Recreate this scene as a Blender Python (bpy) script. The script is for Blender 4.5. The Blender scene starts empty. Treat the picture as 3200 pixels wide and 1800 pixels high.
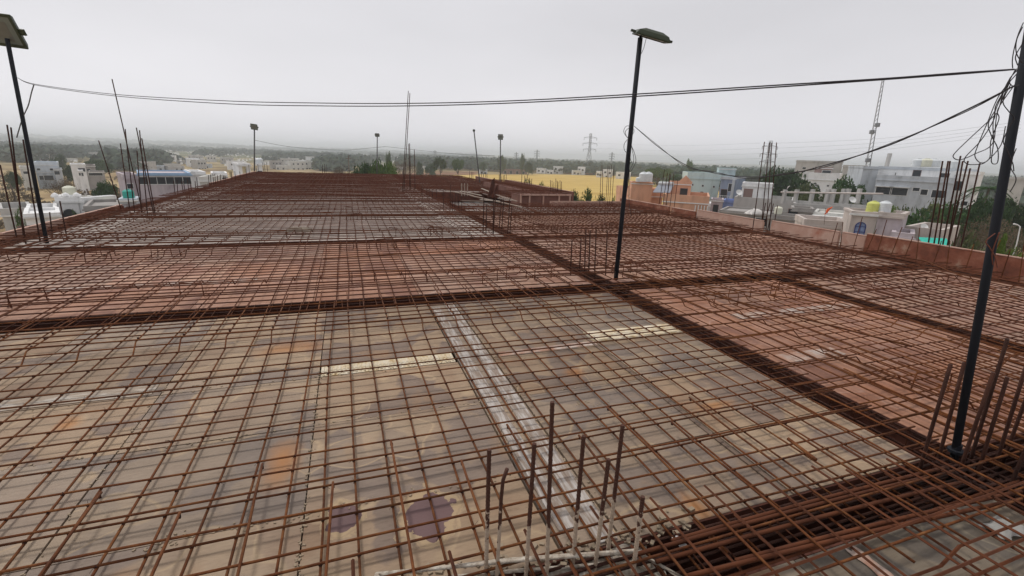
import bpy, math, random
import numpy as np
from mathutils import Vector, Matrix
random.seed(7)
R = random.Random(11)
SC = bpy.context.scene
# ------------------------------------------------------------------ camera
FPX, PITCH, ROLL, TH, EYE = 1452.6, .27596, .034783, -.343, 1.8
CR, SR = math.cos(ROLL), math.sin(ROLL)
RZ = Matrix.Rotation(TH, 3, 'Z')
FWD = RZ @ Vector((0, math.cos(PITCH), -math.sin(PITCH)))
UPV = RZ @ Vector((0, math.sin(PITCH), math.cos(PITCH)))
RGT = RZ @ Vector((1, 0, 0))
cr_, cu_ = RGT*CR + UPV*SR, -RGT*SR + UPV*CR
cam = bpy.data.objects.new('camera', bpy.data.cameras.new('camera'))
SC.collection.objects.link(cam)
M3 = Matrix((cr_, cu_, -FWD)).transposed()
cam.matrix_world = Matrix.Translation((0, 0, EYE)) @ M3.to_4x4()
cam.data.sensor_width = 36; cam.data.lens = 36*FPX/3200
cam.data.clip_start = .05; cam.data.clip_end = 20000
SC.camera = cam
# ------------------------------------------------------------------ sky, sun, exposure
SUN_EL, SUN_AZ = math.radians(58), math.radians(-35)
W = bpy.data.worlds.new('World'); SC.world = W; W.use_nodes = True
nt = W.node_tree; nt.nodes.clear()
sky = nt.nodes.new('ShaderNodeTexSky'); sky.sky_type = 'NISHITA'; sky.sun_disc = False
sky.sun_elevation = SUN_EL; sky.sun_rotation = SUN_AZ; sky.dust_density = 6; sky.air_density = 1.2
hs = nt.nodes.new('ShaderNodeHueSaturation'); hs.inputs['Saturation'].default_value = .25
mx = nt.nodes.new('ShaderNodeMix'); mx.data_type = 'RGBA'; mx.inputs[0].default_value = .9
mx.inputs[7].default_value = (5.55, 5.49, 5.75, 1)
bg = nt.nodes.new('ShaderNodeBackground'); bg.inputs[1].default_value = .1
wo = nt.nodes.new('ShaderNodeOutputWorld')
nt.links.new(sky.outputs[0], hs.inputs['Color']); nt.links.new(hs.outputs[0], mx.inputs[6])
tc = nt.nodes.new('ShaderNodeTexCoord'); sx = nt.nodes.new('ShaderNodeSeparateXYZ'); nt.links.new(tc.outputs['Generated'], sx.inputs[0])
cl = nt.nodes.new('ShaderNodeMapRange'); cl.inputs[1].default_value = 0; cl.inputs[2].default_value = .26; cl.inputs[3].default_value = 1.27; cl.inputs[4].default_value = 1.0; cl.interpolation_type = 'SMOOTHSTEP'
nt.links.new(sx.outputs[2], cl.inputs[0]); vm = nt.nodes.new('ShaderNodeVectorMath'); vm.operation = 'SCALE'   # overcast sky is brightest low down
nt.links.new(mx.outputs[2], vm.inputs[0]); cn = nt.nodes.new('ShaderNodeTexNoise'); cn.inputs['Scale'].default_value = 2.2; cn.inputs['Detail'].default_value = 4; cn.inputs['Roughness'].default_value = .45
cm = nt.nodes.new('ShaderNodeMapping'); cm.inputs['Scale'].default_value = (1, 1, 3); nt.links.new(tc.outputs['Generated'], cm.inputs[0]); nt.links.new(cm.outputs[0], cn.inputs['Vector'])
cr2 = nt.nodes.new('ShaderNodeMapRange'); cr2.inputs[1].default_value = .3; cr2.inputs[2].default_value = .7; cr2.inputs[3].default_value = .95; cr2.inputs[4].default_value = 1.05; nt.links.new(cn.outputs['Fac'], cr2.inputs[0])
cq = nt.nodes.new('ShaderNodeMath'); cq.operation = 'MULTIPLY'; nt.links.new(cl.outputs[0], cq.inputs[0]); nt.links.new(cr2.outputs[0], cq.inputs[1])
nt.links.new(cq.outputs[0], vm.inputs['Scale']); nt.links.new(vm.outputs[0], bg.inputs[0]); nt.links.new(bg.outputs[0], wo.inputs[0])
sl = bpy.data.lights.new('sun', 'SUN'); sl.energy = 1.15; sl.angle = math.radians(11); sl.color = (1, .96, .9)
so = bpy.data.objects.new('sun', sl); SC.collection.objects.link(so)
so.rotation_euler = (math.pi/2 - SUN_EL, 0, math.pi - SUN_AZ)
SC.view_settings.view_transform = 'Standard'; SC.view_settings.look = 'None'
SC.view_settings.exposure = .4; SC.view_settings.gamma = 1
SC.cycles.use_denoising = True
SC.cycles.max_bounces = 12; SC.cycles.volume_bounces = 10; SC.cycles.diffuse_bounces = 3
# ------------------------------------------------------------------ helpers
def ray(px, py):
    x = (px-1600)/FPX; y = (900-py)/FPX
    return FWD + cr_*x + cu_*y
def G(px, py, z=0.):                       # pixel -> point on the plane z
    d = ray(px, py); t = (z-EYE)/d.z
    return Vector((d.x*t, d.y*t, z))
def D(px, py, dist):                       # pixel -> point at a horizontal distance
    d = ray(px, py); t = dist/math.hypot(d.x, d.y)
    return Vector((d.x*t, d.y*t, EYE+d.z*t))
F2 = Vector((-math.sin(TH), math.cos(TH), 0))
def AT(px, py, base):                      # pixel -> point in the upright plane through base
    d = ray(px, py); t = base.dot(F2)/d.dot(F2)
    return Vector((d.x*t, d.y*t, EYE+d.z*t))
COL = SC.collection
class MB:
    def __init__(s): s.v = []; s.f = []
    def add(s, vs, fs):
        n = len(s.v); s.v += [tuple(v) for v in vs]; s.f += [tuple(i+n for i in f) for f in fs]
    def box(s, a, b, m=None):
        x0, y0, z0 = a; x1, y1, z1 = b
        vs = [Vector(p) for p in ((x0,y0,z0),(x1,y0,z0),(x1,y1,z0),(x0,y1,z0),(x0,y0,z1),(x1,y0,z1),(x1,y1,z1),(x0,y1,z1))]
        if m is not None: vs = [m @ v for v in vs]
        s.add(vs, [(0,3,2,1),(4,5,6,7),(0,1,5,4),(1,2,6,5),(2,3,7,6),(3,0,4,7)]); return s
    def tube(s, pts, r, n=6, r1=None, cap=True):
        pts = [Vector(p) for p in pts]; N = len(pts); base = len(s.v); prev = None
        for i, p in enumerate(pts):
            t = (pts[min(i+1, N-1)] - pts[max(i-1, 0)])
            if t.length < 1e-9: t = Vector((0, 0, 1))
            t.normalize()
            if prev is None:
                a = Vector((0, 0, 1)) if abs(t.z) < .9 else Vector((1, 0, 0))
            else: a = prev
            u = (a - t*a.dot(t)); u = u.normalized() if u.length > 1e-6 else t.orthogonal().normalized()
            prev = u; w = t.cross(u)
            rr = r if r1 is None else r + (r1-r)*i/max(1, N-1)
            for k in range(n):
                an = 2*math.pi*k/n
                s.v.append(tuple(p + (u*math.cos(an) + w*math.sin(an))*rr))
        for i in range(N-1):
            for k in range(n):
                k2 = (k+1) % n
                s.f.append((base+i*n+k, base+i*n+k2, base+(i+1)*n+k2, base+(i+1)*n+k))
        if cap:
            s.f.append(tuple(base+k for k in range(n))[::-1]); s.f.append(tuple(base+(N-1)*n+k for k in range(n)))
        return s
    def lathe(s, prof, c=(0,0,0), n=20):
        b = len(s.v); cx, cy, cz = c
        for (r, z) in prof:
            for k in range(n):
                a = 2*math.pi*k/n; s.v.append((cx+r*math.cos(a), cy+r*math.sin(a), cz+z))
        for i in range(len(prof)-1):
            for k in range(n):
                k2 = (k+1) % n; s.f.append((b+i*n+k, b+i*n+k2, b+(i+1)*n+k2, b+(i+1)*n+k))
        s.f.append(tuple(b+k for k in range(n))[::-1]); s.f.append(tuple(b+(len(prof)-1)*n+k for k in range(n)))
        return s
    def build(s, name, mat, parent=None, smooth=False):
        me = bpy.data.meshes.new(name); me.from_pydata(s.v, [], s.f); me.materials.append(mat)
        if smooth: me.polygons.foreach_set('use_smooth', [True]*len(me.polygons))
        o = bpy.data.objects.new(name, me); COL.objects.link(o)
        if parent is not None: o.parent = parent
        return o
def tag(o, label=None, cat=None, group=None, kind=None):
    if label: o['label'] = label
    if cat: o['category'] = cat
    if group: o['group'] = group
    if kind: o['kind'] = kind
    return o
def thing(name, label, cat, loc=(0,0,0), rz=0, group=None):
    o = bpy.data.objects.new(name, None); COL.objects.link(o); o.location = loc; o.rotation_euler = (0,0,rz)
    o.empty_display_size = .1
    return tag(o, label, cat, group)
def copy_tree(o, parent=None):
    c = o.copy(); COL.objects.link(c); c.parent = parent
    for ch in o.children: copy_tree(ch, c)
    return c
# ------------------------------------------------------------------ materials
def newmat(name):
    m = bpy.data.materials.new(name); m.use_nodes = True
    return m, m.node_tree, m.node_tree.nodes['Principled BSDF']
def N(nt, t, **kw):
    n = nt.nodes.new(t)
    for k, v in kw.items():
        if k.startswith('i_'):
            key = k[2:]; key = int(key) if key.isdigit() else key.replace('_', ' ')
            n.inputs[key].default_value = v
        else: setattr(n, k, v)
    return n
def rgb(c): return (*c, 1)
def ramp(nt, fac, stops):
    r = N(nt, 'ShaderNodeValToRGB'); e = r.color_ramp.elements
    e[0].position, e[0].color = stops[0][0], rgb(stops[0][1]); e[1].position, e[1].color = stops[-1][0], rgb(stops[-1][1])
    for p, c in stops[1:-1]:
        x = e.new(p); x.color = rgb(c)
    nt.links.new(fac, r.inputs[0]); return r.outputs[0]
def noisemat(name, stops, scale=4., rough=.9, bump=.0, bscale=60., world=False, detail=6, stretch=None, rand=0., metallic=0., spec=.3):
    m, nt, b = newmat(name); L = nt.links.new
    if world: co = N(nt, 'ShaderNodeNewGeometry').outputs['Position']
    else: co = N(nt, 'ShaderNodeTexCoord').outputs['Object']
    if stretch:
        mp = N(nt, 'ShaderNodeMapping'); mp.inputs['Scale'].default_value = stretch; L(co, mp.inputs[0]); co = mp.outputs[0]
    n = N(nt, 'ShaderNodeTexNoise', i_Scale=scale, i_Detail=detail, i_Roughness=.62); L(co, n.inputs['Vector'])
    c = ramp(nt, n.outputs['Fac'], stops)
    if rand:
        oi = N(nt, 'ShaderNodeObjectInfo'); mr = N(nt, 'ShaderNodeMapRange', i_3=1-rand, i_4=1+rand); L(oi.outputs['Random'], mr.inputs[0])
        h = N(nt, 'ShaderNodeHueSaturation'); L(mr.outputs[0], h.inputs['Value']); L(c, h.inputs['Color']); c = h.outputs[0]
    L(c, b.inputs['Base Color']); b.inputs['Roughness'].default_value = rough; b.inputs['Metallic'].default_value = metallic
    b.inputs['Specular IOR Level'].default_value = spec
    if bump:
        n2 = N(nt, 'ShaderNodeTexNoise', i_Scale=bscale, i_Detail=4); L(co, n2.inputs['Vector'])
        bp = N(nt, 'ShaderNodeBump', i_Strength=bump, i_Distance=.01); L(n2.outputs['Fac'], bp.inputs['Height']); L(bp.outputs[0], b.inputs['Normal'])
    return m
def flat(name, c, rough=.6, var=.12, scale=3., spec=.3):
    d = tuple(x*(1-var) for x in c); e = tuple(min(1, x*(1+var)) for x in c)
    return noisemat(name, [(.3, d), (.7, e)], scale, rough, spec=spec)
RUST = noisemat('rusted_bar', [(.32, (.066,.019,.005)), (.5, (.118,.036,.009)), (.66, (.17,.064,.018)), (.74, (.21,.1,.04))], 9, .85, .5, 160, world=True, rand=.22)
RUSTM = noisemat('rusted_bar_brown', [(.3, (.06,.017,.006)), (.7, (.115,.035,.012))], 5, .85, world=True, rand=.25)
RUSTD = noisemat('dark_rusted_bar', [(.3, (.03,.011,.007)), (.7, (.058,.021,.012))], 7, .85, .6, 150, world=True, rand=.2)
RUSTF = noisemat('far_rusted_bar', [(.3, (.065,.018,.008)), (.7, (.115,.034,.014))], 2, .9, world=True)
TROUGH = noisemat('shutter_steel_dark', [(.3, (.045,.018,.012)), (.5, (.1,.035,.022)), (.75, (.15,.055,.035))], 5, .85, .3, 40, world=True)
def platemat(name, a, b_, c_, ring, hot, stains=(), ringw=.02, hotamt=.7, hots=(), var=.13, grey=.35):
    m, nt, b = newmat(name); L = nt.links.new
    pos = N(nt, 'ShaderNodeNewGeometry').outputs['Position']
    oi = N(nt, 'ShaderNodeObjectInfo').outputs['Random']
    off = N(nt, 'ShaderNodeVectorMath', operation='SCALE'); cx = N(nt, 'ShaderNodeCombineXYZ'); L(oi, cx.inputs[0]); L(oi, cx.inputs[1])
    L(cx.outputs[0], off.inputs[0]); off.inputs['Scale'].default_value = 37.
    ad = N(nt, 'ShaderNodeVectorMath', operation='ADD'); L(pos, ad.inputs[0]); L(off.outputs[0], ad.inputs[1]); P = ad.outputs[0]
    n1 = N(nt, 'ShaderNodeTexNoise', i_Scale=1.3, i_Detail=5, i_Roughness=.5, i_Distortion=.4); L(P, n1.inputs['Vector'])
    col = ramp(nt, n1.outputs['Fac'], [(.34, a), (.45, b_), (.52, b_), (.545, c_), (.62, c_), (.66, a)])
    gr = N(nt, 'ShaderNodeMath', operation='MULTIPLY', i_1=7.31); L(oi, gr.inputs[0]); gf = N(nt, 'ShaderNodeMath', operation='FRACT'); L(gr.outputs[0], gf.inputs[0])
    gm = N(nt, 'ShaderNodeMapRange', i_1=.35, i_2=1., i_3=0., i_4=grey); L(gf.outputs[0], gm.inputs[0])
    mgx = N(nt, 'ShaderNodeMix', data_type='RGBA'); L(gm.outputs[0], mgx.inputs[0]); L(col, mgx.inputs[6]); mgx.inputs[7].default_value = (.255,.215,.18,1); col = mgx.outputs[2]
    # dried-water ring outlines along one contour of a second noise
    n2 = N(nt, 'ShaderNodeTexNoise', i_Scale=1.9, i_Detail=1.5, i_Roughness=.4); L(P, n2.inputs['Vector'])
    rr = ramp(nt, n2.outputs['Fac'], [(.0, (0,0,0)), (.585-ringw, (0,0,0)), (.585, (.9,.9,.9)), (.592, (.22,.22,.22)), (.7, (.32,.32,.32))])
    mxr = N(nt, 'ShaderNodeMix', data_type='RGBA'); L(rr, mxr.inputs[0]); L(col, mxr.inputs[6]); mxr.inputs[7].default_value = rgb(ring); col = mxr.outputs[2]
    n3 = N(nt, 'ShaderNodeTexNoise', i_Scale=.9, i_Detail=3); L(P, n3.inputs['Vector'])
    hh = ramp(nt, n3.outputs['Fac'], [(hotamt-.07, (0,0,0)), (hotamt+.05, (.85,.85,.85))])
    mh = N(nt, 'ShaderNodeMix', data_type='RGBA'); L(hh, mh.inputs[0]); L(col, mh.inputs[6]); mh.inputs[7].default_value = rgb(hot); col = mh.outputs[2]
    # fine grain and streaks
    mp = N(nt, 'ShaderNodeMapping'); mp.inputs['Scale'].default_value = (1, 5, 1); L(P, mp.inputs[0])
    n4 = N(nt, 'ShaderNodeTexNoise', i_Scale=14, i_Detail=8, i_Roughness=.7); L(mp.outputs[0], n4.inputs['Vector'])
    g = ramp(nt, n4.outputs['Fac'], [(.25, (.6,.57,.54)), (.42, (.93,.92,.91)), (.55, (1,1,1)), (.75, (1.25,1.24,1.2))])
    mg = N(nt, 'ShaderNodeMix', data_type='RGBA', blend_type='MULTIPLY'); mg.inputs[0].default_value = 1; L(col, mg.inputs[6]); L(g, mg.inputs[7]); col = mg.outputs[2]
    # concrete crumbs and splashes
    n5 = N(nt, 'ShaderNodeTexNoise', i_Scale=6, i_Detail=10, i_Roughness=.75); L(P, n5.inputs['Vector'])
    sp = ramp(nt, n5.outputs['Fac'], [(.68, (0,0,0)), (.72, (.75,.75,.75))])
    ms = N(nt, 'ShaderNodeMix', data_type='RGBA'); L(sp, ms.inputs[0]); L(col, ms.inputs[6]); ms.inputs[7].default_value = (.42,.39,.34,1); col = ms.outputs[2]
    for (sx, sy, rx, ry) in stains:
        sb = N(nt, 'ShaderNodeVectorMath', operation='SUBTRACT'); L(pos, sb.inputs[0]); sb.inputs[1].default_value = (sx, sy, 0)
        sc = N(nt, 'ShaderNodeVectorMath', operation='MULTIPLY'); L(sb.outputs[0], sc.inputs[0]); sc.inputs[1].default_value = (1/rx, 1/ry, 0)
        ln = N(nt, 'ShaderNodeVectorMath', operation='LENGTH'); L(sc.outputs[0], ln.inputs[0])
        nn = N(nt, 'ShaderNodeTexNoise', i_Scale=9, i_Detail=4); L(pos, nn.inputs['Vector'])
        mm = N(nt, 'ShaderNodeMath', operation='MULTIPLY_ADD', i_1=1.5, i_2=-.75); L(nn.outputs['Fac'], mm.inputs[0])
        sm = N(nt, 'ShaderNodeMath', operation='ADD'); L(ln.outputs['Value'], sm.inputs[0]); L(mm.outputs[0], sm.inputs[1])
        k1 = ramp(nt, sm.outputs[0], [(.0, (1,1,1)), (.985, (1,1,1)), (1., (0,0,0))])
        hv = N(nt, 'ShaderNodeMath', operation='MULTIPLY', i_1=.5); L(sm.outputs[0], hv.inputs[0])
        k2 = ramp(nt, hv.outputs[0], [(.0, (0,0,0)), (.49, (.7,.7,.7)), (.6, (.8,.8,.8)), (.66, (.25,.25,.25)), (.69, (.75,.75,.75)), (.71, (0,0,0))])
        a2 = N(nt, 'ShaderNodeMix', data_type='RGBA'); L(k2, a2.inputs[0]); L(col, a2.inputs[6]); a2.inputs[7].default_value = (.42,.3,.17,1)
        a1 = N(nt, 'ShaderNodeMix', data_type='RGBA'); L(k1, a1.inputs[0]); L(a2.outputs[2], a1.inputs[6]); a1.inputs[7].default_value = (.14,.08,.078,1); col = a1.outputs[2]
    for (sx, sy, rx, ry) in hots:       # orange rust blooms
        sb = N(nt, 'ShaderNodeVectorMath', operation='SUBTRACT'); L(pos, sb.inputs[0]); sb.inputs[1].default_value = (sx, sy, 0)
        sc = N(nt, 'ShaderNodeVectorMath', operation='MULTIPLY'); L(sb.outputs[0], sc.inputs[0]); sc.inputs[1].default_value = (1/rx, 1/ry, 0)
        ln = N(nt, 'ShaderNodeVectorMath', operation='LENGTH'); L(sc.outputs[0], ln.inputs[0])
        nn = N(nt, 'ShaderNodeTexNoise', i_Scale=5, i_Detail=6); L(pos, nn.inputs['Vector'])
        mm = N(nt, 'ShaderNodeMath', operation='MULTIPLY_ADD', i_1=1.2, i_2=-.6); L(nn.outputs['Fac'], mm.inputs[0])
        sm = N(nt, 'ShaderNodeMath', operation='ADD'); L(ln.outputs['Value'], sm.inputs[0]); L(mm.outputs[0], sm.inputs[1])
        k1 = ramp(nt, sm.outputs[0], [(.0, (.9,.9,.9)), (.5, (.5,.5,.5)), (.8, (.15,.15,.15)), (1., (0,0,0))])
        a1 = N(nt, 'ShaderNodeMix', data_type='RGBA'); L(k1, a1.inputs[0]); L(col, a1.inputs[6]); a1.inputs[7].default_value = rgb(hot); col = a1.outputs[2]
    vr = N(nt, 'ShaderNodeMapRange', i_3=1-var, i_4=1+var); L(oi, vr.inputs[0])
    n6 = N(nt, 'ShaderNodeTexNoise', i_Scale=.35, i_Detail=2); L(pos, n6.inputs['Vector']); v6 = N(nt, 'ShaderNodeMapRange', i_1=.3, i_2=.7, i_3=.86, i_4=1.14); L(n6.outputs['Fac'], v6.inputs[0])
    vq = N(nt, 'ShaderNodeMath', operation='MULTIPLY'); L(vr.outputs[0], vq.inputs[0]); L(v6.outputs[0], vq.inputs[1])
    hsv = N(nt, 'ShaderNodeHueSaturation'); L(vq.outputs[0], hsv.inputs['Value']); L(col, hsv.inputs['Color']); col = hsv.outputs[0]
    L(col, b.inputs['Base Color']); b.inputs['Roughness'].default_value = .62; b.inputs['Specular IOR Level'].default_value = .35
    bp = N(nt, 'ShaderNodeBump', i_Strength=.25, i_Distance=.006); L(n4.outputs['Fac'], bp.inputs['Height']); L(bp.outputs[0], b.inputs['Normal'])
    return m
STAINS = [(-.12,2.16,.085,.1), (.31,2.06,.12,.165)]
def HG(x, y, rx, ry): q = G(x, y); return (q.x, q.y, rx, ry)
HOTS = [HG(880,1420,.13,.32), HG(200,1310,.1,.13), HG(1800,1150,.13,.13), HG(2240,1250,.26,.06), HG(2180,1560,.07,.2)]
P_TAN_DIM = platemat('plate_vignetted', (.17,.13,.09), (.22,.175,.125), (.15,.125,.1), (.3,.25,.18), (.3,.15,.06))  # bare tan plate darkened, corner vignetting put into its colour
P_TAN = platemat('plate_bare', (.25,.16,.098), (.3,.21,.135), (.195,.14,.105), (.4,.29,.18), (.38,.165,.05), STAINS, hots=HOTS, hotamt=.72, grey=.5)
P_RED = platemat('plate_red', (.34,.15,.085), (.39,.195,.12), (.27,.125,.08), (.46,.27,.2), (.42,.24,.15))
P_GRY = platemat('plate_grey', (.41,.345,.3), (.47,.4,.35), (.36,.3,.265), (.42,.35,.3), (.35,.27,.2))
P_PNK = platemat('plate_pink', (.36,.185,.12), (.41,.24,.165), (.31,.16,.11), (.5,.35,.28), (.45,.28,.19))
BOARD = noisemat('board_orange', [(.32, (.12,.042,.026)), (.45, (.21,.07,.04)), (.56, (.26,.1,.06)), (.63, (.33,.18,.12)), (.74, (.42,.3,.23))], 2.6, .8, .3, 30, world=True)
BOARDP = noisemat('board_pinkish', [(.3, (.42,.24,.18)), (.55, (.5,.33,.26)), (.75, (.36,.14,.09))], 2.2, .8, .2, 30, world=True)
CONC = noisemat('concrete', [(.3, (.25,.24,.22)), (.7, (.4,.385,.36))], 3, .95, .4, 50)
CONCW = noisemat('splash_concrete', [(.35, (.2,.15,.11)), (.5, (.42,.36,.29)), (.7, (.62,.58,.5))], 22, .95, .8, 60, world=True)
CRUMB = flat('crumb', (.3,.235,.165), .95)
WOODW = noisemat('weathered_plank', [(.4, (.24,.18,.14)), (.5, (.33,.28,.24)), (.6, (.46,.42,.385))], 7, .85, .3, 60, world=True, stretch=(6,.7,1))
FOAMY = noisemat('yellowed_sheet', [(.35, (.46,.32,.15)), (.46, (.62,.52,.36)), (.7, (.72,.66,.54))], 9, .8, .5, 40, world=True)
STRPT = noisemat('worn_strip', [(.4, (.31,.24,.18)), (.52, (.36,.3,.24)), (.6, (.5,.45,.39))], 5, .85, .2, 40, world=True, stretch=(1,5,1))
PATCH = noisemat('patchy_strip', [(.42, (.36,.2,.14)), (.52, (.43,.31,.25)), (.66, (.54,.47,.42))], 5, .85, .2, 40, world=True, detail=8)
WHITE = noisemat('white_scrap', [(.3, (.5,.47,.43)), (.7, (.75,.73,.7))], 6, .7, .3, 20, world=True)
POLE = flat('pole_paint', (.012,.014,.019), .8)
POLEG = flat('pole_far', (.1,.1,.1), .6)
CABLE = flat('cable', (.035,.03,.032), .6)
CABLEG = flat('cable_grey', (.1,.1,.1), .6)
LAMPB = flat('lamp_housing', (.035,.045,.022), .5)
LAMPG = flat('lamp_glass', (.32,.34,.31), .25, .2)
LAMPD = flat('lamp_glass_dark', (.17,.19,.165), .6, .2)
LAMPR = flat('lamp_reflector', (.15,.15,.13), .3)
DARK = flat('window_dark', (.03,.035,.04), .2)
def wall(name, c): return noisemat(name, [(.28, tuple(x*.55 for x in c)), (.42, tuple(x*.86 for x in c)), (.55, c), (.8, tuple(min(1,x*1.06) for x in c))], .9, .9, world=True, detail=10, stretch=(1,1,.35))
WM = dict(white=wall('wall_white', (.8,.8,.79)), offw=wall('wall_offwhite', (.62,.61,.57)), cyan=wall('wall_cyan', (.5,.6,.6)),
 orange=wall('wall_orange', (.62,.35,.23)), blue=wall('wall_blue', (.24,.31,.56)), greyb=wall('wall_greyblue', (.49,.52,.55)),
 grey=wall('wall_grey', (.47,.46,.44)), lilac=wall('wall_lilac', (.5,.44,.46)), beige=wall('wall_beige', (.52,.46,.42)),
 conc=wall('wall_concrete', (.33,.31,.29)), brown=wall('wall_brown', (.25,.17,.15)), dblue=wall('wall_dark_blue', (.25,.3,.4)), paleblue=wall('wall_pale_blue', (.54,.59,.64)), cream=wall('wall_cream', (.58,.5,.32)))
TRIM = flat('trim_white', (.68,.68,.66), .7); TRIMB = flat('trim_blue', (.28,.41,.56), .6)
TK = dict(yellow=flat('tank_yellow', (.56,.58,.16), .6), white=flat('tank_white', (.6,.63,.64), .45), green=flat('tank_green', (.04,.34,.28), .6), cream=flat('tank_cream', (.62,.62,.5), .5), lime=flat('tank_lime', (.5,.55,.2), .5))
CLOTH = flat('cloth_orange', (.75,.13,.03), .8); TARP = noisemat('tarp_green', [(.3, (.0,.3,.22)), (.7, (.03,.5,.38))], 3, .7)
STEEL = flat('lattice_steel', (.2,.21,.22), .6)
# ------------------------------------------------------------------ terrain
def gz(x, y):
    r = math.hypot(x, y)
    if r < 1300: return -10.5
    t = min(1, (r-1300)/3200); az = math.atan2(x, y)       # rolling rise far off, higher to the left
    left = max(0., min(1., (.35-az)/.8))
    return -10.5 + t*t*(3-2*t)*(11 + 24*left + 5*math.sin(az*9) + 3*math.sin(az*23+1))
b = MB(); rs = [0, 20, 45, 80, 130, 200, 300, 450, 650, 900, 1300, 1600, 2000, 2500, 3000, 3500, 4000, 4600]; K = 240
b.v.append((0, 0, -10.5))
for r in rs[1:]:
    for k in range(K):
        a = 2*math.pi*k/K; x, y = r*math.sin(a), r*math.cos(a); b.v.append((x, y, gz(x, y)))
for k in range(K): b.f.append((0, 1+(k+1) % K, 1+k))
for i in range(len(rs)-2):
    for k in range(K):
        k2 = (k+1) % K; p = 1+i*K; b.f.append((p+k, p+k2, p+K+k2, p+K+k))
m, nt, bs = newmat('dry_ground'); L = nt.links.new
pos = N(nt, 'ShaderNodeNewGeometry').outputs['Position']
n1 = N(nt, 'ShaderNodeTexNoise', i_Scale=.022, i_Detail=9, i_Roughness=.62); L(pos, n1.inputs['Vector'])
c1 = ramp(nt, n1.outputs['Fac'], [(.33, (.13,.1,.06)), (.43, (.24,.17,.1)), (.5, (.36,.27,.15)), (.58, (.44,.34,.2)), (.68, (.26,.18,.12))])
vo = N(nt, 'ShaderNodeTexVoronoi', i_Scale=.006); mp = N(nt, 'ShaderNodeMapping'); mp.inputs['Scale'].default_value = (1, 2.2, 1); L(pos, mp.inputs[0]); L(mp.outputs[0], vo.inputs['Vector'])
c2 = ramp(nt, vo.outputs['Color'], [(.2, (.07,.085,.05)), (.45, (.14,.15,.08)), (.6, (.34,.28,.17)), (.8, (.1,.11,.06))])
ln = N(nt, 'ShaderNodeVectorMath', operation='LENGTH'); L(pos, ln.inputs[0])
mr = N(nt, 'ShaderNodeMapRange', i_1=250., i_2=600.); L(ln.outputs['Value'], mr.inputs[0])
mm = N(nt, 'ShaderNodeMix', data_type='RGBA'); L(mr.outputs[0], mm.inputs[0]); L(c1, mm.inputs[6]); L(c2, mm.inputs[7])
L(mm.outputs[2], bs.inputs['Base Color']); bs.inputs['Roughness'].default_value = 1; bs.inputs['Specular IOR Level'].default_value = 0
tag(b.build('ground', m), kind='structure')
WHEAT = noisemat('ripe_wheat', [(.3, (.42,.28,.09)), (.5, (.52,.37,.13)), (.7, (.57,.43,.17))], .05, 1, world=True, stretch=(1,2.5,1), detail=10, spec=0)
b = MB(); fp = [G(x, y, -10.35) for x, y in ((1330,549),(1500,545.5),(1700,545),(1900,549),(2060,556),(2260,569),(2330,720),(1900,740),(1640,620),(1480,572))]
b.v += [tuple(p) for p in fp]; b.f.append(tuple(range(len(fp)))[::-1]); tag(b.build('wheat_field', WHEAT), kind='structure')
STRIP = noisemat('ploughed_strip', [(.3, (.2,.09,.06)), (.7, (.32,.17,.12))], .1, 1, world=True, spec=0)
b = MB()
for q in (((1270,545),(1490,545.5),(1490,542),(1240,541)), ((1300,538),(1500,539),(1500,536.5),(1280,536)), ((1760,543),(2000,548),(2000,544),(1780,540))):
    n0 = len(b.v); b.v += [tuple(G(x, y, -10.3)) for x, y in q]; b.f.append((n0, n0+1, n0+2, n0+3))
tag(b.build('bare_soil', STRIP), kind='structure')
# ------------------------------------------------------------------ the slab: beams, decks, bars
ZD = -.045                                              # top of the deck plates
ROWS = [(1.25,1.6),(5.65,6.1),(10.0,10.4),(14.4,14.8),(18.8,19.2),(23.2,23.6),(27.6,28.0),(32.0,32.4),(36.4,36.8)]
YEND = 39.6
XL, XA, XB, XM, XN, XR0, XR1 = -5.8, 3.5, 3.86, 6.65, 7.05, 10.75, 11.1
# building body under the formwork
bb = thing('unfinished_building', 'storey of the unfinished building directly below the rebar deck', 'building', (2.5, 18, -10.5))
b = MB(); b.box((-8.4,-21,0), (8.4,-1.3,9.98)); b.box((-8.4,-1.3,0), (6,21.5,9.98)); b.build('wall', CONC, bb)
def shutter(axis, c0, c1, a0, a1, where):
    t = thing('beam_shutter', where, 'formwork', ((c0+c1)/2, a0, -.5) if axis == 'y' else (a0, (c0+c1)/2, -.5), group='dark steel beam troughs in the deck')
    w = (c1-c0)/2; Ln = a1-a0
    for s in (-1, 1):
        m_ = MB()
        if axis == 'y': m_.box((s*w-(.012 if s>0 else -.0), 0, .02), (s*w+(.0 if s>0 else .012), Ln, .452))
        else: m_.box((0, s*w-(.012 if s>0 else 0), .02), (Ln, s*w+(.012 if s<0 else 0), .452))
        n = int(Ln/.45)
        m_.build('side_panel', TROUGH, t)
    m_ = MB()
    if axis == 'y': m_.box((-w+.014, 0, .02), (w-.014, Ln, .05))
    else: m_.box((0, -w+.014, .02), (Ln, w-.014, .05))
    m_.build('bottom_panel', TROUGH, t)
def wob(p, a, rr): return Vector((p[0]+rr.uniform(-a, a), p[1]+rr.uniform(-a, a), p[2]+rr.uniform(-a*.5, a*.5)))
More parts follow.
